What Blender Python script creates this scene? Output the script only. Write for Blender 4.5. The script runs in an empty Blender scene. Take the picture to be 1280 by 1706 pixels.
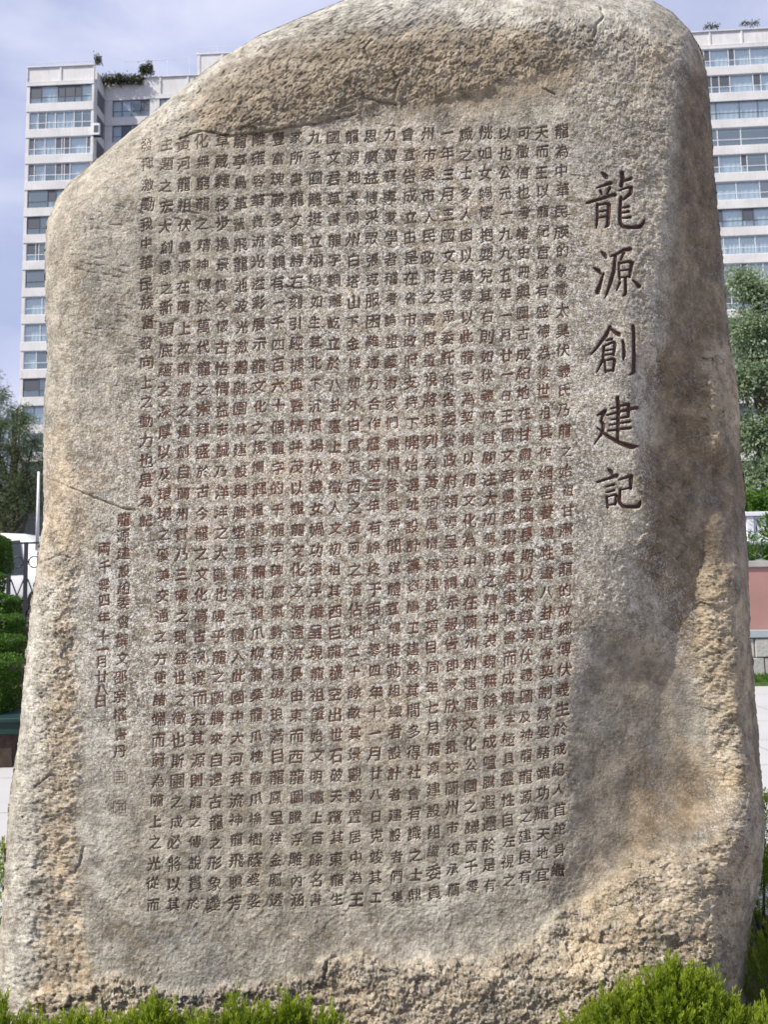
import bpy, math, random
import numpy as np
from mathutils import Vector, Matrix, noise as mnoise
from mathutils.geometry import delaunay_2d_cdt
R = math.radians
rnd = random.Random(11)
nrs = np.random.RandomState(7)
scene = bpy.context.scene
COL = scene.collection

# ------------------------------------------------------------------ camera, light, exposure
F, PITCH, ROLL, EYE = 1400.0, R(5.5), R(1.0), 1.55
CAM = np.array([0.0, 0.0, EYE])
fw = np.array([0, math.cos(PITCH), math.sin(PITCH)])
r0 = np.array([1.0, 0, 0]); u0 = np.array([0, -math.sin(PITCH), math.cos(PITCH)])
rt = math.cos(ROLL) * r0 - math.sin(ROLL) * u0
up = math.sin(ROLL) * r0 + math.cos(ROLL) * u0
cam = bpy.data.cameras.new('camera'); camo = bpy.data.objects.new('camera', cam); COL.objects.link(camo)
M3 = Matrix((rt, up, -fw)).transposed()
camo.matrix_world = Matrix.Translation(CAM) @ M3.to_4x4()
cam.sensor_fit = 'HORIZONTAL'; cam.sensor_width = 36; cam.lens = F / 1280 * 36
cam.clip_start = 0.05; cam.clip_end = 3000
cam.dof.use_dof = True; cam.dof.focus_distance = 2.95; cam.dof.aperture_fstop = 8
scene.camera = camo

SUN_TO = Vector((-0.62, -0.31, 0.73)).normalized()
world = bpy.data.worlds.new('World'); scene.world = world; world.use_nodes = True
wn = world.node_tree; wn.nodes.clear()
def wnode(t, **k):
    n = wn.nodes.new(t)
    for a, b in k.items(): setattr(n, a, b)
    return n
sky = wnode('ShaderNodeTexSky', sky_type='NISHITA', sun_disc=False)
sky.sun_elevation = math.asin(SUN_TO.z); sky.sun_rotation = math.atan2(SUN_TO.x, SUN_TO.y)
sky.air_density = 1.0; sky.dust_density = 2.0; sky.ozone_density = 2.0
tc = wnode('ShaderNodeTexCoord'); mp = wnode('ShaderNodeMapping'); mp.inputs['Scale'].default_value = (1.2, 1.2, 3.0)
nz = wnode('ShaderNodeTexNoise'); nz.inputs['Scale'].default_value = 1.6; nz.inputs['Detail'].default_value = 5; nz.inputs['Roughness'].default_value = .5
cr = wnode('ShaderNodeValToRGB'); cr.color_ramp.elements[0].position = .40; cr.color_ramp.elements[0].color = (.66, .66, .66, 1)
cr.color_ramp.elements[1].position = .68; cr.color_ramp.elements[1].color = (.98, .98, .98, 1)
mx = wnode('ShaderNodeMix', data_type='RGBA'); mx.inputs[7].default_value = (4.4, 4.8, 6.9, 1)   # thin lavender cloud veil
bg = wnode('ShaderNodeBackground'); bg.inputs['Strength'].default_value = 0.10
wo = wnode('ShaderNodeOutputWorld')
wn.links.new(tc.outputs['Generated'], mp.inputs[0]); wn.links.new(mp.outputs[0], nz.inputs['Vector'])
wn.links.new(nz.outputs['Fac'], cr.inputs[0]); wn.links.new(cr.outputs[0], mx.inputs[0])
wn.links.new(sky.outputs[0], mx.inputs[6]); nz2 = wnode('ShaderNodeTexNoise'); nz2.inputs['Scale'].default_value = 3.2; nz2.inputs['Detail'].default_value = 6; nz2.inputs['Roughness'].default_value = .55; nz2.inputs['Distortion'].default_value = .4
cr2 = wnode('ShaderNodeValToRGB'); cr2.color_ramp.elements[0].position = .44; cr2.color_ramp.elements[0].color = (0, 0, 0, 1); cr2.color_ramp.elements[1].position = .72; cr2.color_ramp.elements[1].color = (.75, .75, .75, 1)
mx2 = wnode('ShaderNodeMix', data_type='RGBA'); mx2.inputs[7].default_value = (6.1, 6.3, 7.6, 1)
wn.links.new(mp.outputs[0], nz2.inputs['Vector']); wn.links.new(nz2.outputs['Fac'], cr2.inputs[0]); wn.links.new(cr2.outputs[0], mx2.inputs[0]); wn.links.new(mx.outputs[2], mx2.inputs[6])
wn.links.new(mx2.outputs[2], bg.inputs[0]); wn.links.new(bg.outputs[0], wo.inputs[0])
sl = bpy.data.lights.new('sun', 'SUN'); sl.energy = 5.0; sl.angle = R(0.55); sl.color = (1.0, 0.945, 0.86)
so = bpy.data.objects.new('sun', sl); COL.objects.link(so); so.rotation_euler = SUN_TO.to_track_quat('Z', 'Y').to_euler()
scene.view_settings.view_transform = 'Standard'; scene.view_settings.look = 'None'
scene.view_settings.exposure = 0.42; scene.view_settings.gamma = 1.0
scene.view_settings.use_curve_mapping = False
scene.render.engine = 'CYCLES'; scene.cycles.max_bounces = 6; scene.cycles.transparent_max_bounces = 12

# ------------------------------------------------------------------ helpers
def P(u, v, Y):
    """world point seen at photograph pixel (u, v) at forward distance Y"""
    d = fw * F + rt * (u - 640.0) - up * (v - 853.0)
    return Vector(CAM + d * (Y / d[1]))
def PG(u, v, z=0.0):
    d = fw * F + rt * (u - 640.0) - up * (v - 853.0)
    return Vector(CAM + d * ((z - EYE) / d[2]))
def Parr(u, v, Y):
    d = fw[None] * F + rt[None] * (u - 640.0)[:, None] - up[None] * (v - 853.0)[:, None]
    return CAM[None] + d * (Y / d[:, 1])[:, None]
def link(o, parent=None):
    COL.objects.link(o)
    if parent: o.parent = parent
    return o
def obj(name, me, mats=(), parent=None, kind=None):
    o = bpy.data.objects.new(name, me)
    for m in (mats if isinstance(mats, (list, tuple)) else [mats]): me.materials.append(m)
    link(o, parent)
    if kind: o['kind'] = kind
    return o
def thing(name, label, cat, loc=(0, 0, 0), rz=0, group=None):
    o = bpy.data.objects.new(name, None); link(o); o.location = loc; o.rotation_euler = (0, 0, rz)
    o.empty_display_size = .2
    return tag(o, label, cat, group)
def tag(o, label, cat, group=None):
    o['label'] = label; o['category'] = cat
    if group: o['group'] = group
    return o
class MB:
    def __init__(s): s.v = []; s.f = []; s.m = []
    def quad(s, a, b, c, d, m=0):
        n = len(s.v); s.v += [tuple(a), tuple(b), tuple(c), tuple(d)]; s.f.append((n, n+1, n+2, n+3)); s.m.append(m)
    def box(s, x0, x1, y0, y1, z0, z1, m=0):
        n = len(s.v)
        s.v += [(x0,y0,z0),(x1,y0,z0),(x1,y1,z0),(x0,y1,z0),(x0,y0,z1),(x1,y0,z1),(x1,y1,z1),(x0,y1,z1)]
        for f in ((0,3,2,1),(4,5,6,7),(0,1,5,4),(1,2,6,5),(2,3,7,6),(3,0,4,7)):
            s.f.append(tuple(n+i for i in f)); s.m.append(m)
    def tube(s, pts, rad, k=6, m=0):
        pts = [Vector(p) for p in pts]; n0 = len(s.v)
        if not isinstance(rad, (list, tuple)): rad = [rad]*len(pts)
        for i, p in enumerate(pts):
            d = (pts[min(i+1, len(pts)-1)] - pts[max(i-1, 0)]).normalized()
            a = d.orthogonal().normalized(); b = d.cross(a)
            for j in range(k):
                t = 2*math.pi*j/k; s.v.append(tuple(p + (a*math.cos(t) + b*math.sin(t))*rad[i]))
        for i in range(len(pts)-1):
            for j in range(k):
                s.f.append((n0+i*k+j, n0+i*k+(j+1)%k, n0+(i+1)*k+(j+1)%k, n0+(i+1)*k+j)); s.m.append(m)
        s.f.append(tuple(n0+j for j in range(k))[::-1]); s.m.append(m)
        s.f.append(tuple(n0+(len(pts)-1)*k+j for j in range(k))); s.m.append(m)
    def mesh(s, name, smooth=False):
        me = bpy.data.meshes.new(name); me.from_pydata(s.v, [], s.f)
        if any(s.m): me.polygons.foreach_set('material_index', s.m)
        if smooth: me.polygons.foreach_set('use_smooth', [True]*len(me.polygons))
        me.update(); return me
    def build(s, name, mats, parent=None, kind=None, smooth=False, bevel=0):
        o = obj(name, s.mesh(name, smooth), mats, parent, kind)
        if bevel:
            b = o.modifiers.new('b', 'BEVEL'); b.width = bevel; b.segments = 2
        return o
def npmesh(name, verts, faces, smooth=False):
    """faces: (n,k) array"""
    me = bpy.data.meshes.new(name); nf, k = faces.shape
    me.vertices.add(len(verts)); me.vertices.foreach_set('co', np.ascontiguousarray(verts, dtype=np.float32).ravel())
    me.loops.add(nf*k); me.loops.foreach_set('vertex_index', np.ascontiguousarray(faces, dtype=np.int32).ravel())
    me.polygons.add(nf); me.polygons.foreach_set('loop_start', np.arange(0, nf*k, k, dtype=np.int32))
    me.polygons.foreach_set('loop_total', np.full(nf, k, dtype=np.int32))
    me.polygons.foreach_set('use_smooth', np.full(nf, smooth, dtype=bool))
    me.update(calc_edges=True); return me
def fattr(me, name, arr):
    a = me.attributes.new(name, 'FLOAT', 'POINT'); a.data.foreach_set('value', np.ascontiguousarray(arr, dtype=np.float32))

# ------------------------------------------------------------------ materials
class NT:
    def __init__(s, name):
        s.m = bpy.data.materials.new(name); s.m.use_nodes = True; s.t = s.m.node_tree; s.t.nodes.clear()
        s.out = s.t.nodes.new('ShaderNodeOutputMaterial'); s.b = s.t.nodes.new('ShaderNodeBsdfPrincipled')
        s.t.links.new(s.b.outputs[0], s.out.inputs[0]); s.tc = s.t.nodes.new('ShaderNodeTexCoord')
    def n(s, t, **k):
        x = s.t.nodes.new(t)
        for a, b in k.items(): setattr(x, a, b)
        return x
    def l(s, a, b): s.t.links.new(a, b)
    def noise(s, sc, det=3, rough=.55, vec=None, dist=0, scale3=None):
        x = s.n('ShaderNodeTexNoise'); x.inputs['Scale'].default_value = sc; x.inputs['Detail'].default_value = det
        x.inputs['Roughness'].default_value = rough; x.inputs['Distortion'].default_value = dist
        v = vec or s.tc.outputs['Object']
        if scale3:
            mm = s.n('ShaderNodeMapping'); mm.inputs['Scale'].default_value = scale3; s.l(v, mm.inputs[0]); v = mm.outputs[0]
        s.l(v, x.inputs['Vector']); return x.outputs['Fac']
    def ramp(s, fac, stops):
        x = s.n('ShaderNodeValToRGB'); e = x.color_ramp.elements
        while len(e) < len(stops): e.new(.5)
        for i, (p, c) in enumerate(stops):
            e[i].position = p; e[i].color = (c, c, c, 1) if not isinstance(c, (tuple, list)) else (*c, 1)
        s.l(fac, x.inputs[0]); return x.outputs[0]
    def mix(s, fac, a, b, blend='MIX'):
        x = s.n('ShaderNodeMix', data_type='RGBA', blend_type=blend)
        for v, i in ((fac, 0), (a, 6), (b, 7)):
            if hasattr(v, 'is_output'): s.l(v, x.inputs[i])
            elif isinstance(v, (tuple, list)): x.inputs[i].default_value = (*v, 1)
            else: x.inputs[i].default_value = v
        return x.outputs[2]
    def math(s, op, a, b=None):
        x = s.n('ShaderNodeMath', operation=op)
        for v, i in ((a, 0), (b, 1)):
            if v is None: continue
            if hasattr(v, 'is_output'): s.l(v, x.inputs[i])
            else: x.inputs[i].default_value = v
        return x.outputs[0]
    def attr(s, name): return s.n('ShaderNodeAttribute', attribute_name=name).outputs['Fac']
    def bump(s, h, dist, strength=1.0):
        x = s.n('ShaderNodeBump'); x.inputs['Distance'].default_value = dist; x.inputs['Strength'].default_value = strength
        s.l(h, x.inputs['Height']); s.l(x.outputs[0], s.b.inputs['Normal'])
    def col(s, c):
        if hasattr(c, 'is_output'): s.l(c, s.b.inputs['Base Color'])
        else: s.b.inputs['Base Color'].default_value = (*c, 1)
    def rough(s, r, spec=.3, metal=0):
        s.b.inputs['Roughness'].default_value = r; s.b.inputs['Specular IOR Level'].default_value = spec; s.b.inputs['Metallic'].default_value = metal
def simple(name, c, rough=.7, var=.15, scale=3.0, spec=.3, metal=0, bump=0):
    t = NT(name); f = t.noise(scale, 4)
    lo = tuple(x*(1-var) for x in c); hi = tuple(min(1, x*(1+var)) for x in c)
    t.col(t.mix(t.ramp(f, [(.3, 0.0), (.7, 1.0)]), lo, hi)); t.rough(rough, spec, metal)
    if bump: t.bump(t.noise(scale*8, 4), bump)
    return t.m

# granite of the boulder
t = NT('granite')
warm, ruf, fleck, pale = t.attr('warm'), t.attr('rough'), t.attr('fleck'), t.attr('pale'); stain_shade = t.attr('stain_shade')
n1 = t.noise(3.2, 4, .6); n2 = t.noise(13, 5, .65); n3 = t.noise(55, 3, .6); n4 = t.noise(150, 2, .6); n5 = t.noise(210, 2, .6)
base = t.mix(t.ramp(n1, [(.35, 0.0), (.65, 1.0)]), (.275, .238, .172), (.405, .375, .305))
base = t.mix(t.ramp(n2, [(.38, 0.0), (.62, 1.0)]), base, (.40, .365, .295))
ochre = t.mix(t.ramp(n2, [(.35, 0.0), (.65, 1.0)]), (.33, .245, .145), (.55, .44, .295))
wf = t.math('MULTIPLY', warm, t.ramp(t.noise(7, 5, .7), [(.30, .25), (.60, 1.0)]))
base = t.mix(wf, base, ochre)
base = t.mix(t.math('MULTIPLY', pale, t.ramp(t.noise(10, 4, .6), [(.3, .4), (.6, 1.0)])), base, (.50, .48, .41))
base = t.mix(t.math('MULTIPLY', stain_shade, t.ramp(t.noise(6, 5, .65), [(.3, .6), (.6, 1.0)])), base, t.mix(t.ramp(n2, [(.35, 0.0), (.65, 1.0)]), (.105, .074, .043), (.215, .152, .088)))  # brown stain, plus shade painted into the colour of right side and hollow
# blotches of tone, then crystals: white feldspar and dark mica grains
blot = t.ramp(t.noise(10, 8, .70), [(.35, .42), (.50, .86), (.64, 1.25)])
base = t.mix(1.0, base, blot, 'MULTIPLY')
base = t.mix(t.math('MULTIPLY', t.ramp(t.noise(2.3, 6, .68), [(.54, 0.0), (.66, .55)]), fleck), base, (.50, .37, .25))
base = t.mix(t.ramp(t.noise(1.7, 6, .7, scale3=(1, 1, .8)), [(.34, .45), (.46, 0.0)]), base, (.27, .27, .25))
def grains(sc, seed):
    v = t.n('ShaderNodeTexVoronoi'); v.inputs['Scale'].default_value = sc; v.inputs['Randomness'].default_value = 1
    w = t.n('ShaderNodeVectorMath', operation='ADD'); nn = t.n('ShaderNodeTexNoise'); nn.inputs['Scale'].default_value = sc*.6; nn.inputs['Detail'].default_value = 2
    sc_ = t.n('ShaderNodeVectorMath', operation='SCALE'); sc_.inputs['Scale'].default_value = 1.1/sc
    t.l(t.tc.outputs['Object'], nn.inputs['Vector']); t.l(nn.outputs['Color'], sc_.inputs[0]); t.l(t.tc.outputs['Object'], w.inputs[0]); t.l(sc_.outputs[0], w.inputs[1]); t.l(w.outputs[0], v.inputs['Vector'])
    sp = t.n('ShaderNodeSeparateColor'); t.l(v.outputs['Color'], sp.inputs[0]); return sp.outputs
ga, gb = grains(150, 1), grains(300, 2)
clus = t.noise(38, 4, .65)
fl = t.math('ADD', t.math('MULTIPLY', fleck, .85), .15)
dk = t.math('MULTIPLY', t.math('LESS_THAN', ga[0], .30), t.ramp(clus, [(.40, 1.0), (.56, .15)]))
base = t.mix(t.math('MULTIPLY', t.math('MULTIPLY', dk, fl), .85), base, (.105, .08, .055))
wh = t.math('MULTIPLY', t.math('GREATER_THAN', ga[1], .54), t.ramp(clus, [(.44, .1), (.58, 1.0)]))
base = t.mix(t.math('MULTIPLY', t.math('MULTIPLY', wh, fl), .75), base, (.72, .70, .65))
d2 = t.math('LESS_THAN', gb[0], .20); base = t.mix(t.math('MULTIPLY', t.math('MULTIPLY', d2, fl), .65), base, (.12, .095, .07))
w2 = t.math('GREATER_THAN', gb[1], .84); base = t.mix(t.math('MULTIPLY', t.math('MULTIPLY', w2, fl), .6), base, (.72, .70, .64))
base = t.mix(t.ramp(t.noise(24, 6, .72, scale3=(1, 1, 1.5)), [(.38, .65), (.47, 0.0)]), base, (.15, .115, .072))
pv_ = t.n('ShaderNodeTexVoronoi'); pv_.inputs['Scale'].default_value = 75; t.l(t.tc.outputs['Object'], pv_.inputs['Vector'])
spk = t.math('MULTIPLY', t.ramp(pv_.outputs['Distance'], [(.16, 1.0), (.27, 0.0)]), t.ramp(t.noise(19, 4, .7), [(.47, 0.0), (.58, 1.0)]))
base = t.mix(t.math('MULTIPLY', spk, t.math('ADD', t.math('MULTIPLY', ruf, .5), .3)), base, (.11, .095, .075))
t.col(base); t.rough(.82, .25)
hb = t.math('ADD', t.math('MULTIPLY', t.noise(110, 6, .68), 1.0), t.math('MULTIPLY', ga[2], .12))
t.bump(hb, .0070, 1.0)
M_ROCK = t.m

t = NT('carving_paint')      # dark red-brown paint worn inside the cuts
gz = t.n('ShaderNodeNewGeometry'); sp = t.n('ShaderNodeSeparateXYZ'); t.l(gz.outputs['Position'], sp.inputs[0])
band = t.ramp(t.math('MULTIPLY', sp.outputs['Z'], .28), [(.20, 0.15), (.36, .9), (.62, .95), (.76, .12)])
red = t.mix(t.noise(9, 3), (.095, .036, .022), (.145, .056, .034))
brn = t.mix(t.noise(11, 3), (.045, .033, .025), (.078, .058, .043))
c = t.mix(band, brn, red)
c = t.mix(t.ramp(t.noise(90, 3, .6), [(.56, 0.0), (.72, .6)]), c, (.24, .20, .15))
t.col(c); t.rough(.8, .2); t.bump(t.noise(200, 3), .0015); M_PAINT = t.m
t = NT('title_paint')
c = t.mix(t.noise(25, 4), (.040, .018, .015), (.062, .026, .02))
c = t.mix(t.ramp(t.noise(120, 3, .6), [(.64, 0.0), (.76, .6)]), c, (.30, .26, .21))
t.col(c); t.rough(.65, .3); t.bump(t.noise(160, 3), .002); M_TITLE = t.m

t = NT('white_render'); c = t.mix(t.ramp(t.noise(.45, 5, .6), [(.35, 0.0), (.65, 1.0)]), (.60, .59, .57), (.72, .71, .69))
c = t.mix(t.ramp(t.noise(2.6, 5, .7, scale3=(2.2, 2.2, .22)), [(.52, 0.0), (.72, .5)]), c, (.40, .38, .35)); t.col(c); t.rough(.85, .2); M_WALLW = t.m
M_TRIM = simple('white_frame', (.75, .76, .78), .5, .03)
M_DKFR = simple('dark_frame', (.09, .09, .10), .5, .05)
M_INT = simple('dim_room', (.10, .11, .12), .9, .2, .6)
M_CURT = simple('curtain', (.74, .77, .80), .9, .12, .8)
t = NT('window_glass'); t.col((.36, .46, .54)); t.rough(.06, .9)
t.b.inputs['Roughness'].default_value = .06; t.b.inputs['IOR'].default_value = 1.9
tr = t.n('ShaderNodeBsdfTransparent'); tr.inputs[0].default_value = (.80, .88, .92, 1); ms = t.n('ShaderNodeMixShader'); ms.inputs[0].default_value = .42
t.l(tr.outputs[0], ms.inputs[1]); t.l(t.b.outputs[0], ms.inputs[2]); t.l(ms.outputs[0], t.out.inputs[0]); M_GLASS = t.m
t = NT('screened_glass'); t.col((.10, .11, .125)); t.rough(.3, .4); M_SCREEN = t.m

t = NT('plaza_paving'); f = t.noise(.8, 4); c = t.mix(t.ramp(f, [(.3, 0.0), (.7, 1.0)]), (.37, .365, .36), (.43, .42, .415))
c = t.mix(t.ramp(t.noise(90, 2), [(.4, .3), (.6, 0.0)]), c, (.42, .41, .40)); t.col(c); t.rough(.8, .3); M_PLAZA = t.m
M_SOIL = simple('bed_soil', (.07, .052, .038), .95, .4, 14, bump=.02)
M_JOINT = simple('paving_joint', (.33, .32, .31), .9, .1, 5)
M_LAWN = simple('lawn', (.07, .13, .03), .9, .3, 8, bump=.02)
M_ASPH = simple('asphalt', (.06, .06, .062), .9, .15, 4)
M_STEP = simple('step_stone', (.34, .33, .31), .85, .12, 3)
M_STONE = simple('ashlar_stone', (.40, .39, .36), .85, .16, 2.2, bump=.01)
M_PINK = simple('pink_stone', (.36, .20, .175), .75, .13, 1.2)
M_RAIL = simple('white_balustrade', (.72, .74, .78), .6, .04)
M_GREYL = simple('grey_ledge', (.33, .36, .38), .7, .08)
M_GREENP = simple('dark_green_planter', (.008, .032, .03), .5, .2)
M_IRON = simple('black_iron', (.035, .037, .05), .5, .1)
M_CAR = simple('white_car_paint', (.80, .80, .80), .25, .01, spec=.6)
M_TYRE = simple('tyre_rubber', (.02, .02, .02), .9, .1)
M_CGLASS = simple('car_glass', (.03, .035, .04), .1, .1, spec=.8)
M_SLATE = simple('dark_facade', (.035, .042, .055), .5, .2, .5)
M_WOOD = simple('tan_wood_panel', (.34, .22, .12), .7, .2, 1.2)
M_POLE = simple('white_pole', (.78, .78, .78), .4, .03)
def leafmat(name, a, b, tip=None, trans=.35, sc=2.5):
    t = NT(name); oi = t.n('ShaderNodeAttribute', attribute_name='tone')
    c = t.mix(oi.outputs['Fac'], a, b); c = t.mix(t.ramp(t.noise(sc, 3), [(.35, .45), (.65, 0.0)]), c, tuple(x*.62 for x in a))
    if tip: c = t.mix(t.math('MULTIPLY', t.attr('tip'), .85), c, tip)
    t.col(c); t.rough(.6, .25)
    tl = t.n('ShaderNodeBsdfTranslucent'); t.l(c, tl.inputs[0]); ms = t.n('ShaderNodeMixShader'); ms.inputs[0].default_value = trans
    t.l(t.b.outputs[0], ms.inputs[1]); t.l(tl.outputs[0], ms.inputs[2]); t.l(ms.outputs[0], t.out.inputs[0]); return t.m
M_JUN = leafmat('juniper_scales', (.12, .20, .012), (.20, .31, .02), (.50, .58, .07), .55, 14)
M_HEDGE = leafmat('hedge_leaves', (.05, .125, .015), (.12, .23, .03), None, .3, 3)
M_WILL = leafmat('willow_leaves', (.10, .15, .065), (.25, .32, .17), None, .5, .9)
M_BIRCH = leafmat('pale_tree_leaves', (.20, .28, .15), (.40, .49, .31), None, .5, .7)
M_BARK = simple('bark', (.11, .09, .07), .95, .3, 6, bump=.02)
M_DRY = leafmat('dry_roof_plants', (.055, .07, .035), (.11, .12, .06), None, .25, 2)
M_PLANT = leafmat('planter_leaves', (.04, .10, .02), (.12, .22, .03), None, .35, 6)

# ------------------------------------------------------------------ numpy noise
_perm = nrs.permutation(512); _perm = np.concatenate([_perm, _perm, _perm])
_ang = nrs.rand(1536)*2*np.pi; _gx, _gy = np.cos(_ang).astype(np.float32), np.sin(_ang).astype(np.float32)
def perlin(x, y, seed=0):
    xi = np.floor(x).astype(np.int64); yi = np.floor(y).astype(np.int64)
    xf = (x-xi).astype(np.float32); yf = (y-yi).astype(np.float32)
    uu = xf*xf*xf*(xf*(xf*6-15)+10); vv = yf*yf*yf*(yf*(yf*6-15)+10)
    def g(ix, iy, dx, dy):
        h = _perm[(_perm[(ix+seed*37) & 511] + iy) & 511]
        return _gx[h]*dx + _gy[h]*dy
    a = g(xi, yi, xf, yf); b = g(xi+1, yi, xf-1, yf); c = g(xi, yi+1, xf, yf-1); d = g(xi+1, yi+1, xf-1, yf-1)
    return (a+(b-a)*uu) + ((c+(d-c)*uu) - (a+(b-a)*uu))*vv
def fbm(x, y, octs, seed=0, gain=.5):
    s = 0; a = 1.0
    for o in range(octs): s = s + a*perlin(x*2**o, y*2**o, seed+o); a *= gain
    return s
def worley(x, y, seed=0):
    """returns F1, F2-F1 and a per-cell faceted height"""
    xi = np.floor(x).astype(np.int64); yi = np.floor(y).astype(np.int64)
    f1 = np.full(x.shape, 9., np.float32); f2 = f1.copy(); fac = np.zeros(x.shape, np.float32)
    for dx in (-1, 0, 1):
        for dy in (-1, 0, 1):
            cx, cy = xi+dx, yi+dy; h = _perm[(_perm[(cx+seed*53) & 511] + cy) & 511]
            px = cx + .5 + .45*_gx[h]; py = cy + .5 + .45*_gy[h]
            ddx = (x-px).astype(np.float32); ddy = (y-py).astype(np.float32); d = ddx*ddx+ddy*ddy
            hh = _gx[(h*7+3) & 1023]*ddx + _gy[(h*7+3) & 1023]*ddy + .5*_gx[(h*5+11) & 1023]
            m = d < f1; f2 = np.where(m, f1, np.minimum(f2, d)); fac = np.where(m, hh, fac); f1 = np.where(m, d, f1)
    return np.sqrt(f1), np.sqrt(f2)-np.sqrt(f1), fac
def blur(a, s):
    if s <= 0: return a
    k = int(3*s)+1; w = np.exp(-.5*(np.arange(-k, k+1)/s)**2); w /= w.sum()
    for ax in (0, 1):
        p = np.pad(a, [(k, k) if i == ax else (0, 0) for i in (0, 1)], mode='edge')
        o = np.zeros_like(a)
        for i, wi in enumerate(w):
            o += wi*(p[i:i+a.shape[0], :] if ax == 0 else p[:, i:i+a.shape[1]])
        a = o
    return a
G0U, G0V, GS = -60., -60., 3.0
GW, GH = int((1360-G0U)/GS), int((1860-G0V)/GS)
gu, gv = np.meshgrid(G0U+GS*np.arange(GW), G0V+GS*np.arange(GH))
def gsamp(g, u, v, u0=G0U, v0=G0V, s=GS):
    x = np.clip((u-u0)/s, 0, g.shape[1]-1.001); y = np.clip((v-v0)/s, 0, g.shape[0]-1.001)
    xi = x.astype(np.int64); yi = y.astype(np.int64); fx = x-xi; fy = y-yi
    return (g[yi, xi]*(1-fx)+g[yi, xi+1]*fx)*(1-fy) + (g[yi+1, xi]*(1-fx)+g[yi+1, xi+1]*fx)*fy
def polymask(poly, s, warp=6):
    wu = gu + warp*fbm(gu/45, gv/45, 3, 21)*1.6; wv = gv + warp*fbm(gu/45, gv/45, 3, 31)*1.6
    m = np.zeros(gu.shape, bool); n = len(poly)
    for i in range(n):
        (x0, y0), (x1, y1) = poly[i], poly[(i+1) % n]
        if y0 == y1: continue
        c = ((y0 > wv) != (y1 > wv)) & (wu < (x1-x0)*(wv-y0)/(y1-y0)+x0)
        m ^= c
    return blur(m.astype(np.float64), s/GS)
def linedist(pts, U, V):
    d = np.full(U.shape, 1e9)
    for (x0, y0), (x1, y1) in zip(pts[:-1], pts[1:]):
        dx, dy = x1-x0, y1-y0; tt = np.clip(((U-x0)*dx+(V-y0)*dy)/(dx*dx+dy*dy+1e-9), 0, 1)
        d = np.minimum(d, np.hypot(U-x0-tt*dx, V-y0-tt*dy))
    return d
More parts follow.
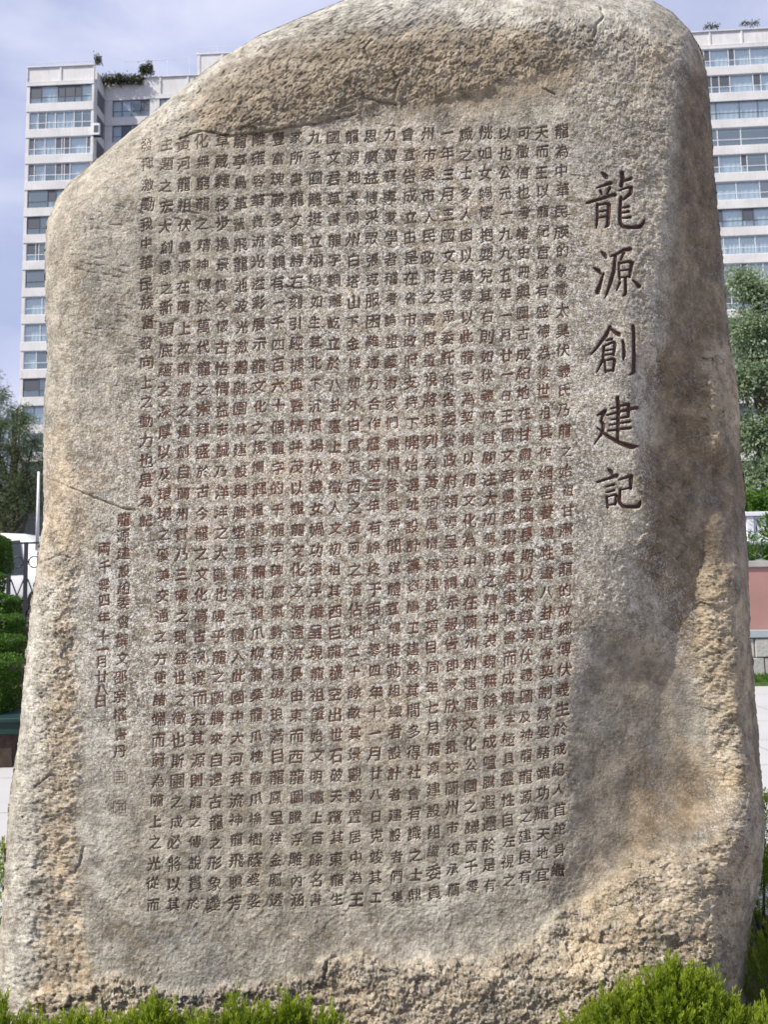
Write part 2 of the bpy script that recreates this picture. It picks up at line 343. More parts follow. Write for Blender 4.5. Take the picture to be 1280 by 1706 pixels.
# ------------------------------------------------------------------ the inscription
TEXT = [  # top x positions right to left; x at v = 225, 600, 850, 1100, 1300, 1500
 ('龍為中華民族的象徵太昊伏羲氏乃龍之始祖甘肅是龍的故鄉傳伏羲生於成紀人首蛇身繼', 219, 1448, (937,938,946,941,931,932)),
 ('天而王以龍紀官遂有盛德為後世祖其作網罟養犧牲畫八卦造書契制嫁娶諸端功耀天地宜', 220, 1455, (904,906,911,911,904,904)),
 ('可徵信也考諸史冊與圖古成紀地在甘肅故吾隴長期以來尊崇伏羲圖及神龍龍源之建良有', 221, 1461, (873,872,878,878,876,874)),
 ('以也公元一九九五年一月廿一日王國文君靈感攢集走筆疾書而成龍字極具靈性自左視之', 222, 1467, (841,844,848,849,847,848)),
 ('恍如女媧懷抱嬰兒其右則如伏羲俯首關注太初傳說之精神表現無餘書成喧騰遐邇於是有', 222, 1473, (810,811,817,818,816,817)),
 ('識之士多人因以萌發以此龍字為契機以龍文化為中心在蘭州創建龍文化公園之議兩千零', 223, 1478, (777,778,783,785,785,787)),
 ('一年三月王國文君受眾委託向省委省政府領導呈送請示報告即蒙欣然批交蘭州市復承蘭', 223, 1482, (746,747,751,754,754,755)),
 ('州市委市人民政府之高度重視將其列為黃河風情綫建設項目同年七月龍源建設組織委員', 224, 1487, (715,716,720,720,723,723)),
 ('會宣告成立由是在省市政府支持下開始選址設計籌資鳩工建設其間多得社會有識之士鼎', 225, 1492, (682,685,688,689,690,693)),
 ('力贊襄專家學者稽考論證藝術家們熱情參與新聞媒體宣傳推動組織者設計者建設者們集', 226, 1494, (650,652,656,657,659,661)),
 ('思廣益博采眾張克服困難通力合作歷時三年有餘終于兩千零四年十一月廿八日克竣其工', 227, 1496, (618,622,624,625,626,627)),
 ('龍源地處蘭州白塔山下金城關外白馬浪西之黃河之濱佔地二十餘畝其景觀設置居中為王', 229, 1497, (588,590,591,591,592,595)),
 ('國文君草書龍字銅雕屹立於八卦臺上象徵人文初祖其西巨龍橫空出世石破天驚其東龍生', 229, 1499, (556,558,559,559,560,561)),
 ('九子圓雕挺立栩栩如生其北下沉廣場伏羲女媧功德浮雕呈現龍祖肇始文明隴上百餘名書', 229, 1500, (526,526,527,528,528,527)),
 ('家所書龍文龍詩石刻引經據典聲情并茂以證龍文化之源遠流長由東而西龍圖騰浮雕內涵', 230, 1500, (494,494,495,495,494,494)),
 ('豐富瑰麗多姿鐫有一千四百六十個龍字的千龍字碑廊氣勢磅礴琳琅滿目龍鳳呈祥金屬透', 231, 1500, (463,464,463,462,461,460)),
 ('雕雍容華貴流光溢彩展示龍文化之燦爛輝煌還有龍柏龍爪柳龍桑龍爪槐龍爪榆樹蔭婆娑', 232, 1501, (430,432,431,429,427,424)),
 ('龍亭鳥革翬飛龍池波光瀲灩融園林建設與雕塑景觀為一體入此園中大河奔流神龍飛騰芳', 237, 1503, (399,402,401,397,394,393)),
 ('草葳蕤移步換景賞今懷古怡情益志誠乃洋洋之大觀也嗟乎龍之圖騰來自遠古龍之形象變', 236, 1506, (370,371,369,365,360,357)),
 ('化無窮龍之精神傳於萬代龍之崇拜盛於古今龍之文化高古深邃而究其源則龍之傳說貫於', 237, 1506, (337,340,337,334,328,324)),
 ('黃河龍祖伏羲源在隴上故龍源之建創自蘭州實乃三隴之瑞盛世之徵也斯園之成必將以其', 240, 1506, (306,307,304,302,296,288)),
 ('主題之宏大創意之新穎底蘊之深厚以及環境之優美交通之方便諸端而蔚為隴上之光從而', 241, 1506, (277,276,273,268,262,254)),
 ('發揮激勵我中華民族奮發向上之動力也是為記', 242, 867, (246,245,243,243,243,243)),
]
SIG = [('龍', 206, 866), ('源', 205, 893), ('建', 206, 922), ('設', 207, 952), ('組', 207, 980), ('委', 206, 1005), ('會', 206, 1036),
       ('撰', 203, 1067), ('文', 204, 1097), ('邵', 201, 1128), ('宗', 200, 1160), ('權', 200, 1191), ('書', 201, 1223), ('丹', 200, 1251),
       ('兩', 174, 915), ('千', 175, 945), ('零', 174, 976), ('四', 174, 1000), ('年', 173, 1029), ('十', 172, 1061), ('一', 171, 1082),
       ('月', 170, 1102), ('廿', 170, 1128), ('八', 170, 1150), ('日', 168, 1168)]
VK = (225, 600, 850, 1100, 1300, 1500)
PLACED = []      # (char, u, v, size px)
for s, v0, v1, xs in TEXT:
    n = len(s)
    for i, ch in enumerate(s):
        v = v0 + (v1-v0)*i/(n-1); u = float(np.interp(v, VK, xs))
        PLACED.append((ch, u+rnd.uniform(-1.7, 1.7), v+rnd.uniform(-1.6, 1.6), rnd.uniform(21.6, 25.6)*(0.9 if ch in '一二三十人八口日士工上下' else 1)))
for ch, u, v in SIG: PLACED.append((ch, u, v, rnd.uniform(21.5, 23.5)))
uniq = sorted(set(c for c, *_ in PLACED))
fc = bpy.data.curves.new('glyphs', 'FONT'); fc.body = ''.join(uniq); fc.resolution_u = 2
fo = bpy.data.objects.new('glyphs', fc); COL.objects.link(fo)
dg = bpy.context.evaluated_depsgraph_get(); foe = fo.evaluated_get(dg); cu = foe.to_curve(dg)
def bez(a, b, c, d, n):
    return [((1-t)**3)*a + 3*((1-t)**2)*t*b + 3*(1-t)*t*t*c + t**3*d for t in [i/n for i in range(n)]]
loops = {c: [] for c in uniq}
for s in cu.splines:
    bp = s.bezier_points; n = len(bp); pts = []
    for i in range(n):
        a, b = bp[i], bp[(i+1) % n]; p0, p1, p2, p3 = (Vector(x).to_2d() for x in (a.co, a.handle_right, b.handle_left, b.co))
        straight = abs((p1-p0).cross(p3-p0)) + abs((p2-p0).cross(p3-p0)) < 1e-4
        pts += [p0] if straight else bez(p0, p1, p2, p3, 3)
    k = int((min(p.x for p in pts)+max(p.x for p in pts))/2)
    loops[uniq[min(k, len(uniq)-1)]].append([Vector((p.x-k, p.y)) for p in pts])
foe.to_curve_clear(); bpy.data.objects.remove(fo); bpy.data.curves.remove(fc)
def larea(l): return sum(l[i].x*l[(i+1) % len(l)].y-l[(i+1) % len(l)].x*l[i].y for i in range(len(l)))/2
def brushed(loop, sg):
    """turn even sans outlines into brush-like strokes: pressed stroke ends, tapered tails, horizontals thinner than verticals"""
    n = len(loop); out = [p.copy() for p in loop]
    for i in range(n):
        a, b, c = loop[i-1], loop[i], loop[(i+1) % n]
        d1 = (b-a); d2 = (c-b)
        if d1.length < 1e-6 or d2.length < 1e-6: continue
        nn = Vector((d1.normalized().y+d2.normalized().y, -(d1.normalized().x+d2.normalized().x)))*sg   # away from the ink
        if nn.length < 1e-3: continue
        nn.normalize(); out[i] = b + Vector((nn.x*-.004, nn.y*-.010))
    for i in range(n):
        j = (i+1) % n; a, b = loop[i], loop[j]; e = b-a; L = e.length
        if not .035 < L < .10: continue
        p, q = (a-loop[i-1]), (loop[(j+1) % n]-b)
        if p.length < .07 or q.length < .07 or p.normalized().dot(q.normalized()) > -.8 or p.cross(e)*sg < 0 or e.cross(q)*sg < 0: continue
        d = (p.normalized()-q.normalized()).normalized(); m = (a+b)/2
        ea, eb = a-m, b-m
        if d.x > .8:       # end of a horizontal: press down, shoulder up
            k = 1.45; ua, ub = (Vector((-.026, .030)), Vector((.012, -.012))) if a.y > b.y else (Vector((.012, -.012)), Vector((-.026, .030)))
        elif d.x < -.8: k = .75; ua = ub = Vector((-.004, -.008))
        elif d.y < -.8: k = .38; ua = ub = Vector((0, -.02))
        elif d.y > .8:
            k = 1.3; ua, ub = (Vector((-.02, .02)), Vector((.012, -.012))) if a.x < b.x else (Vector((.012, -.012)), Vector((-.02, .02)))
        elif d.x < 0 and d.y < 0: k = .25; ua = ub = Vector((-.015, -.01))
        elif d.x > 0 and d.y < 0: k = 1.45; ua = ub = Vector((.012, 0))
        else: k = 1; ua = ub = Vector((0, 0))
        out[i] = m+ea*k+ua; out[j] = m+eb*k+ub
    res = []
    for i in range(n):
        a, b = out[i], out[(i+1) % n]; L = (b-a).length; k = max(1, int(L/.3))
        cross = Vector((-(b-a).y, (b-a).x)).normalized() if L > 1e-6 else Vector((0, 0))
        for q in range(k):
            tt = q/k; w = .007*math.sin(math.pi*tt)*(-1)
            pnt = a.lerp(b, tt) + cross*w; x, y = pnt.x-.5, pnt.y-.38
            res.append((x*1.0+.03*y, (y+.13*x-.05*x*x)*1.02))
    return res
GL = {}
RS = 60
for c in uniq:
    big_ = max(loops[c], key=lambda l: abs(larea(l))); sg_ = 1 if larea(big_) > 0 else -1
    lp = [brushed(l, sg_) for l in loops[c]]
    pv, ev = [], []
    for l in lp:
        k0 = len(pv); pv += [Vector(q) for q in l]; ev += [(k0+q, k0+(q+1) % len(l)) for q in range(len(l))]
    ov, oe, of_, _, _, _ = delaunay_2d_cdt(pv, ev, [], 0, 1e-5, False)
    flat = np.array([tuple(q) for q in ov], np.float32); tris = np.array([list(f) for f in of_], np.int32)
    def winding(X, Y):
        w = np.zeros(X.shape, np.int32)
        for l in lp:
            for (x0, y0), (x1, y1) in zip(l, l[1:]+l[:1]):
                if y0 == y1: continue
                hit = ((y0 > Y) != (y1 > Y)) & (X < (x1-x0)*(Y-y0)/(y1-y0)+x0)
                w += hit*(1 if y1 > y0 else -1)
        return w != 0
    cen = flat[tris].mean(1); tris = tris[winding(cen[:, 0], cen[:, 1])]
    yy, xx = np.mgrid[0:RS, 0:RS]; X = (xx+.5)/RS*1.3-.65; Y = (yy+.5)/RS*1.3-.65
    m = winding(X, Y)
    GL[c] = (flat, tris, m.astype(np.float32))

TS = 2.0; TU0, TV0 = 130., 190.; TW, TH = int((1110-TU0)*TS), int((1540-TV0)*TS)
carve = np.zeros((TH, TW), np.float32)
INST = []
for ch, u, v, sz in PLACED:
    ang = rnd.uniform(-.09, .08); sx = sz*rnd.uniform(.92, 1.06); sy = sz*rnd.uniform(.94, 1.05)
    A = np.array([[sx*math.cos(ang), -sy*math.sin(ang)], [sx*math.sin(ang), sy*math.cos(ang)]])
    INST.append((ch, u, v, A)); Ai = np.linalg.inv(A)
    h = sz*.66; x0, x1 = int((u-h-TU0)*TS), int((u+h-TU0)*TS); y0, y1 = int((v-h-TV0)*TS), int((v+h-TV0)*TS)
    xx, yy = np.meshgrid(np.arange(x0, x1), np.arange(y0, y1))
    du = (xx/TS+TU0-u); dv = -(yy/TS+TV0-v)
    gx_ = (Ai[0, 0]*du+Ai[0, 1]*dv+.65)/1.3*RS-.5; gy_ = (Ai[1, 0]*du+Ai[1, 1]*dv+.65)/1.3*RS-.5
    s = gsamp(GL[ch][2], gx_.ravel(), gy_.ravel(), 0, 0, 1).reshape(gx_.shape)
    carve[y0:y1, x0:x1] = np.maximum(carve[y0:y1, x0:x1], s)
carve = np.clip(blur(carve, .9)*1.8, 0, 1)
# the five large title characters, written stroke by stroke: (x, y, width) in units of 1/2.7056 px from (940, 250)
TITLE = {
 '龍': [[(170,103,7),(190,122,17),(192,128,8)], [(148,172,5),(180,161,9),(212,150,13)], [(163,184,8),(172,202,6)], [(207,172,11),(194,200,6)],
  [(103,240,9),(160,223,10),(215,206,12),(230,203,15)], [(150,246,10),(151,300,10),(148,335,9),(146,352,4)], [(152,250,6),(192,241,10),(203,250,15),(201,300,14),(198,338,15),(186,350,5)],
  [(157,281,5),(192,273,7)], [(157,307,5),(192,300,7)], [(260,102,15),(265,130,17),(258,164,13)], [(264,146,6),(284,137,9),(303,130,13)],
  [(248,184,5),(290,170,9),(304,172,14),(300,196,15),(268,224,8),(250,222,5)], [(257,214,11),(253,270,13),(253,325,14),(266,346,14),(305,350,13),(340,347,15),(356,330,12),(363,314,4)],
  [(262,263,5),(292,256,10)], [(262,285,5),(292,279,9)], [(262,309,5),(298,304,10)]],
 '源': [[(170,460,7),(186,478,14),(190,488,8)], [(137,533,7),(156,546,15),(166,558,8)], [(150,643,17),(162,610,14),(180,556,4)], [(212,480,6),(245,466,9),(270,452,12),(298,448,17)],
  [(232,480,12),(224,550,14),(206,612,13),(186,667,3)], [(270,466,10),(256,496,6)], [(247,508,8),(250,560,9),(252,584,8)], [(250,514,6),(286,504,9),(306,510,15),(300,548,12),(296,574,9)],
  [(255,545,5),(292,539,7)], [(255,576,5),(292,570,7)], [(277,578,11),(278,620,12),(278,648,12),(266,658,4)], [(252,598,12),(238,634,4)], [(310,588,6),(328,603,12),(338,616,16)]],
 '創': [[(208,797,11),(190,835,14),(150,890,9),(121,924,3)], [(212,806,8),(230,822,13),(248,832,15)], [(190,861,5),(216,852,10)], [(176,888,6),(222,866,9),(230,876,13),(224,924,9)],
  [(182,906,5),(220,899,7)], [(182,926,5),(220,919,7)], [(180,884,8),(176,945,10),(148,1002,3)], [(184,948,9),(188,1002,8)], [(188,950,5),(220,941,9),(228,950,12),(222,996,10)], [(192,998,6),(222,991,9)],
  [(264,858,9),(270,885,12),(271,925,13),(268,946,5)], [(311,794,13),(315,840,13),(315,940,13),(313,1000,15),(294,1014,4)]],
 '建': [[(212,1166,5),(260,1153,8),(290,1147,12),(291,1192,10)], [(192,1196,6),(260,1178,9),(318,1163,12),(330,1162,16)], [(215,1216,5),(292,1201,9)], [(206,1240,5),(298,1224,9)], [(198,1266,6),(300,1252,11)],
  [(241,1117,14),(246,1150,14),(244,1230,12),(243,1304,11)], [(150,1196,6),(178,1180,11),(186,1174,14),(166,1222,8),(178,1236,12),(174,1272,11),(137,1326,3)], [(150,1252,4),(200,1292,12),(255,1322,15),(306,1338,19),(338,1333,3)]],
 '記': [[(200,1438,7),(214,1452,15),(217,1460,9)], [(150,1497,7),(200,1481,9),(238,1468,15)], [(190,1517,5),(226,1508,9)], [(190,1543,5),(226,1534,9)], [(193,1562,9),(197,1612,8)], [(198,1563,5),(230,1553,9),(237,1560,12),(231,1598,9)], [(200,1601,5),(230,1595,8)],
  [(248,1487,6),(290,1473,10),(304,1472,15),(300,1526,12)], [(256,1532,5),(298,1522,8)], [(254,1528,10),(251,1585,12),(266,1606,13),(310,1608,13),(336,1604,16),(346,1578,4)]]}
K = 1/2.7056
def stroke_uv(st):
    """resample a stroke as (u, v, half width in px), rounded by Catmull-Rom"""
    pts = [np.array((940+x*K, 250+y*K, w*K*.5*1.2)) for x, y, w in st]; P_ = [pts[0]]+pts+[pts[-1]]; out = []
    for i in range(1, len(P_)-2):
        p0, p1, p2, p3 = P_[i-1:i+3]; n = max(3, int(np.hypot(*(p2-p1)[:2])/3.5))
        sharp = 0.35
        for q in range(n):
            t_ = q/n; m1 = (p2-p0)*.5*sharp*2*.5; m2 = (p3-p1)*.5*sharp*2*.5
            out.append((2*t_**3-3*t_**2+1)*p1+(t_**3-2*t_**2+t_)*m1+(-2*t_**3+3*t_**2)*p2+(t_**3-t_**2)*m2)
    out.append(pts[-1]); return np.array(out)
tu, tv = np.meshgrid(TU0+np.arange(TW)/TS, TV0+np.arange(TH)/TS)
tcarve = np.zeros_like(carve)
for ch in TITLE:
    for st in TITLE[ch]:
        q = stroke_uv(st)
        x0, x1 = int((q[:, 0].min()-6-TU0)*TS), int((q[:, 0].max()+6-TU0)*TS); y0, y1 = int((q[:, 1].min()-6-TV0)*TS), int((q[:, 1].max()+6-TV0)*TS)
        U, V = tu[y0:y1, x0:x1], tv[y0:y1, x0:x1]; best = np.full(U.shape, 9.)
        for a, b in zip(q[:-1], q[1:]):
            dx, dy = b[0]-a[0], b[1]-a[1]; s_ = np.clip(((U-a[0])*dx+(V-a[1])*dy)/(dx*dx+dy*dy+1e-9), 0, 1)
            best = np.minimum(best, np.hypot(U-a[0]-s_*dx, V-a[1]-s_*dy) - (a[2]+(b[2]-a[2])*s_))
        tcarve[y0:y1, x0:x1] = np.maximum(tcarve[y0:y1, x0:x1], np.clip(.5-(best-.2)/1.2, 0, 1))
tcarve = blur(tcarve, .5)

# ------------------------------------------------------------------ the boulder surface
LV = [(-32,780),(-24,690),(-12,630),(0,575),(30,500),(60,430),(100,365),(150,300),(200,240),(250,180),(300,120),(330,95),(370,78),(420,74),(500,75),(600,78),(660,73),(720,72),(800,72),(860,73),(900,66),(950,60),(1000,52),(1050,46),(1100,42),(1200,34),(1260,26),(1330,15),(1400,10),(1480,5),(1560,-2),(1640,-8),(1800,-20)]
RV = [(-32,860),(-24,960),(-12,1040),(0,1085),(20,1120),(50,1150),(90,1170),(130,1180),(200,1186),(300,1192),(400,1202),(450,1207),(520,1212),(570,1215),(620,1227),(680,1232),(741,1234),(812,1241),(882,1244),(952,1248),(1060,1251),(1157,1260),(1274,1267),(1330,1272),(1372,1276),(1411,1275),(1470,1267),(1548,1251),(1642,1244),(1800,1240)]
def edge(tab, v, seed, amp):
    x = np.interp(v, [p[0] for p in tab], [p[1] for p in tab])
    v = np.asarray(v, float)
    k = np.clip((v-20)/60, 0, 1)
    return x + k*amp*(fbm(v/60, v*0+seed, 4, seed) * 1.6 + .55*fbm(v/9, v*0+seed, 3, seed+1))
lpts = [(l, v) for v, l in LV]; rpts = [(r_, v) for v, r_ in RV]
dl = linedist(lpts, gu, gv); dr = linedist(rpts, gu, gv)
PROF = [  # v : (u, depth behind the panel plane, m)
 (-60, [(500,.02),(900,.03),(1040,.09),(1100,.16),(1170,.30)]),
 (100, [(500,-.0),(900,0),(1040,.03),(1100,.06),(1140,.12),(1172,.27)]),
 (200, [(500,0),(950,0),(1080,.03),(1124,.055),(1142,.11),(1186,.27)]),
 (400, [(500,0),(950,0),(1060,.025),(1108,.055),(1132,.11),(1200,.29)]),
 (560, [(500,0),(950,0),(1050,.025),(1092,.055),(1116,.12),(1210,.31)]),
 (640, [(500,0),(950,0),(1036,.02),(1056,.035),(1080,.09),(1140,.17),(1168,.20),(1190,.185),(1229,.33)]),
 (740, [(500,0),(950,0),(1054,.02),(1066,.035),(1088,.12),(1150,.19),(1180,.20),(1198,.195),(1236,.34)]),
 (800, [(500,0),(950,0),(1060,.02),(1078,.035),(1100,.11),(1160,.20),(1243,.36)]),
 (900, [(500,0),(950,0),(1040,.02),(1085,.055),(1110,.10),(1170,.18),(1205,.2),(1247,.35)]),
 (1000,[(500,0),(900,0),(1000,.02),(1044,.05),(1120,.14),(1165,.155),(1184,.115),(1225,.14),(1251,.3)]),
 (1100,[(500,0),(900,0),(960,.02),(1010,.07),(1100,.16),(1150,.16),(1190,.13),(1230,.13),(1257,.3)]),
 (1200,[(500,0),(890,0),(945,.02),(985,.055),(1105,.16),(1150,.165),(1190,.13),(1236,.13),(1264,.3)]),
 (1300,[(500,0),(880,0),(945,.02),(985,.065),(1108,.155),(1150,.155),(1200,.12),(1230,.07),(1250,.08),(1272,.24)]),
 (1400,[(500,0),(870,0),(940,.02),(985,.065),(1050,.115),(1090,.07),(1160,.02),(1220,.0),(1250,.05),(1280,.24)]),
 (1480,[(500,0),(860,0),(920,.015),(970,.06),(1000,.055),(1030,.02),(1050,-.02),(1150,-.05),(1200,-.02),(1230,.06),(1266,.25)]),
 (1560,[(500,0),(800,0),(900,.01),(950,.01),(985,-.02),(1030,-.06),(1100,-.08),(1185,-.05),(1222,.03),(1252,.25)]),
 (1640,[(100,-.01),(500,-.01),(700,-.03),(900,-.05),(1000,-.07),(1100,-.09),(1190,-.05),(1215,.04),(1248,.25)]),
 (1900,[(100,-.05),(500,-.05),(700,-.07),(900,-.09),(1000,-.11),(1100,-.12),(1190,-.08),(1215,.04),(1248,.25)])]
ucol = gu[0]; prows = np.array([np.interp(ucol, [p[0] for p in pr], [p[1] for p in pr]) for _, pr in PROF])
vk = np.array([p[0] for p in PROF], float); vcol = gv[:, 0]
ii = np.clip(np.searchsorted(vk, vcol)-1, 0, len(vk)-2); ft = np.clip((vcol-vk[ii])/(vk[ii+1]-vk[ii]), 0, 1); ft = ft*ft*(3-2*ft)
depth = prows[ii]*(1-ft)[:, None]+prows[ii+1]*ft[:, None]
wav = 5*fbm(gu/50, gv/50, 3, 77)
depth = blur(gsamp(depth, (gu+wav).ravel(), (gv+wav).ravel()).reshape(gu.shape), 2.2)
wl = np.interp(gv, [0, 260, 400, 900, 1700], [150, 120, 62, 60, 55]); hl = np.interp(gv, [0, 300, 420, 1700], [.34, .26, .15, .16])
e = np.clip(1-dl/wl, 0, 1); depth += hl*(1-np.sqrt(np.clip(1-e**2*.995, 0, 1)))
wr = np.interp(gv, [0, 60, 160, 1700], [95, 70, 20, 18]); hr = np.interp(gv, [0, 160, 1700], [.26, .07, .07])
e = np.clip(1-dr/wr, 0, 1); depth += hr*(1-np.sqrt(np.clip(1-e**2*.995, 0, 1)))
depth += .05*np.clip((150-gv)/190, 0, 1)**2          # crown leans back
# left flank slopes away a little, with a shoulder
depth += .035*np.clip((150-gu)/110, 0, 1.4)
# rough zones standing proud of the dressed panel
mtop = polymask([(300,222),(335,216),(380,226),(440,220),(470,215),(530,205),(590,192),(612,180),(640,168),(690,176),(730,167),(800,150),(880,130),(960,100),(1060,90),(1240,120),(1300,-80),(100,-80),(100,200),(200,214)], 5, 5)
mbot = polymask([(-60,1900),(-60,1650),(130,1645),(200,1622),(280,1652),(420,1640),(530,1626),(545,1598),(600,1590),(640,1602),(700,1604),(740,1598),(800,1605),(850,1578),(890,1565),(925,1530),(955,1500),(1000,1492),(1040,1432),(1100,1415),(1160,1415),(1230,1370),(1275,1300),(1400,1300),(1400,1900)], 5, 7)
mleft = polymask([(-60,880),(100,880),(128,960),(122,1100),(132,1250),(126,1400),(132,1480),(142,1560),(150,1660),(-60,1700)], 5, 7)
mright = polymask([(1175,560),(1240,560),(1260,740),(1185,742),(1172,700)], 8, 10) + polymask([(1180,935),(1240,925),(1262,1300),(1240,1330),(1190,1290),(1165,1150),(1150,1010)], 8, 12)
mrt = polymask([(1100,740),(1062,760),(1070,860),(1030,980),(1000,1000),(1040,1020),(1100,900),(1170,1000),(1150,800)], 14, 10)
mtr = polymask([(960,60),(1130,60),(1128,560),(1090,560),(1060,420),(1010,230),(940,170)], 22, 12)
scoop = polymask([(965,1150),(1000,1060),(1070,1080),(1150,1120),(1180,1290),(1160,1400),(1050,1415),(1000,1490),(960,1490),(965,1300)], 14, 8)
fadeL = np.interp(gu, [280, 340, 850, 980], [0.15, 1, 1, .35])
depth -= .011*mtop*fadeL + .016*mbot + .004*mleft
rough = np.clip(mtop*.95 + mbot*1.0 + mleft*.8 + mright + mrt*.6 + mtr*.55 + np.clip(1-dl/90, 0, 1)*.6, 0, 1)
rough = np.clip(rough*(1-scoop*.9), 0, 1)
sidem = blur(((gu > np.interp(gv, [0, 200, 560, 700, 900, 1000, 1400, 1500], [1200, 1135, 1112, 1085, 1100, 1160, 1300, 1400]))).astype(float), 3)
rough = rough*(1-.25*sidem*(1-np.clip(mright, 0, 1)))
rough = blur(rough, 1.5)
chip = np.clip(mbot + mright + mrt*.5 + mtop*.45 + mleft*.5 + sidem*.35, 0, 1)
brown = polymask([(320,190),(345,130),(430,60),(560,50),(700,50),(900,60),(1000,110),(900,170),(700,190),(590,195),(470,220),(380,232),(320,220)], 14, 14)
mid = polymask([(560,200),(1000,330),(1040,700),(960,1000),(900,1150),(700,1180),(400,1150),(180,1300),(130,1000),(200,700),(330,560)], 70, 30)
lowpan = polymask([(150,1330),(700,1280),(960,1180),(1010,1480),(860,1590),(500,1620),(170,1640)], 50, 20)
warmg = np.clip(brown*.55 + mleft*np.clip((np.minimum(gu, 400)-52)/40, 0, 1)*1.0 + polymask([(85,700),(110,700),(150,880),(130,960),(70,940),(76,800)], 10, 8)*.9 + mbot*.55 + mright*.95
    + polymask([(1065,560),(1120,560),(1190,640),(1180,790),(1120,780),(1090,700)], 16, 10)*.45 + sidem*.28 + polymask([(1040,1080),(1110,1080),(1130,1400),(1060,1410)], 22, 10)*.45
    + polymask([(1075,70),(1110,75),(1110,130),(1065,120)], 8, 6)*.9 + polymask([(1150,60),(1172,100),(1168,140),(1145,110)], 5, 4)*1.0 + polymask([(960,1520),(1230,1400),(1240,1660),(960,1700)], 25, 10)*.45
    + polymask([(1060,1200),(1190,1250),(1255,1300),(1200,1410),(1040,1430)], 18, 16)*.45 + polymask([(560,1080),(700,1100),(690,1300),(570,1280)], 30, 12)*.35 + .12, 0, 1)
paleg = np.clip(polymask([(180,240),(300,130),(430,40),(600,-20),(1100,-40),(1080,50),(700,35),(500,70),(330,160),(240,225)], 12, 8) + polymask([(74,960),(40,1060),(20,1400),(0,1700),(50,1700),(60,1400),(85,1100),(100,960)], 8, 6)*.8
    + polymask([(130,950),(200,930),(190,1500),(140,1480)], 14, 10)*.6 + polymask([(700,1420),(900,1300),(930,1480),(760,1600),(640,1600)], 30, 12)*.45, 0, 1)
stain_shade = np.clip(polymask([(1130,110),(1165,110),(1300,150),(1300,1500),(1262,1280),(1160,1130),(1105,1010),(1060,930),(1085,890),(1062,800),(1066,755),(1105,730),(1075,620),(1112,560),(1128,400)], 9, 7)*(1-.85*np.clip(mright, 0, 1))
    + polymask([(965,1150),(1010,1050),(1080,1060),(1150,1120),(1180,1290),(1160,1400),(1050,1415),(1000,1490),(965,1500),(955,1300)], 20, 20)*.6 + brown*.5 + polymask([(1080,1230),(1200,1290),(1262,1290),(1230,1400),(1100,1430),(1020,1480),(1060,1380)], 16, 14)*.45, 0, 1)  # side and hollow masks darken the shaded planes; top zone is brown stone
fleckg = np.clip(.28 + .9*mid - .45*brown - .25*lowpan - .5*sidem - .5*scoop, 0, 1)
CRACKS = [([(300,232),(335,218),(380,227),(440,221),(472,214),(530,206),(592,191)], 1.9, .012), ([(612,165),(640,172),(660,176)], 2, .012),
 ([(76,797),(100,806),(140,822),(165,832),(200,846),(225,850)], 1.6, .010), ([(1003,18),(1006,28),(994,42),(992,60)], 2.4, .02), ([(1150,545),(1152,570)], 1.6, .012),
 ([(905,148),(925,158)], 1.6, .01), ([(125,1455),(133,1440),(140,1410)], 1.6, .010), ([(540,1628),(546,1600),(560,1592)], 2.4, .014),
 ([(615,100),(608,85),(618,68)], 2.2, .014), ([(655,120),(665,135),(660,150)], 2, .012), ([(1135,760),(1140,800),(1132,830)], 1.5, .006), ([(470,478),(520,480),(545,488),(570,494)], 1.5, .006),
 ([(925,590),(900,600)], 1.2, .004), ([(1250,1300),(1240,1345),(1226,1372)], 1.8, .008), ([(420,330),(450,325),(478,330)], 1.4, .005), ([(66,940),(100,925),(118,930)], 2, .012), ([(60,1310),(85,1290),(100,1300)], 2, .012)]

# rows and columns of the front sheet, denser where it is inscribed
def spacing(lo, hi, bands, coarse):
    out = [lo]
    while out[-1] < hi:
        st = coarse
        for a, b, s_ in bands:
            if a <= out[-1] < b: st = min(st, s_)
        out.append(out[-1]+st)
    return np.array(out)
rowsv = spacing(-32, 1800, [(-32, 30, 2.0), (30, 205, 1.6), (205, 1525, 1.22), (1525, 1720, 2.0)], 2.1); rowsv[0] = -32
colu = spacing(0, 1240, [(150, 960, 1.22), (960, 1080, 1.22)], 2.3)
Lr = edge(LV, rowsv, 3, 2.6); Rr = edge(RV, rowsv, 9, 2.6)
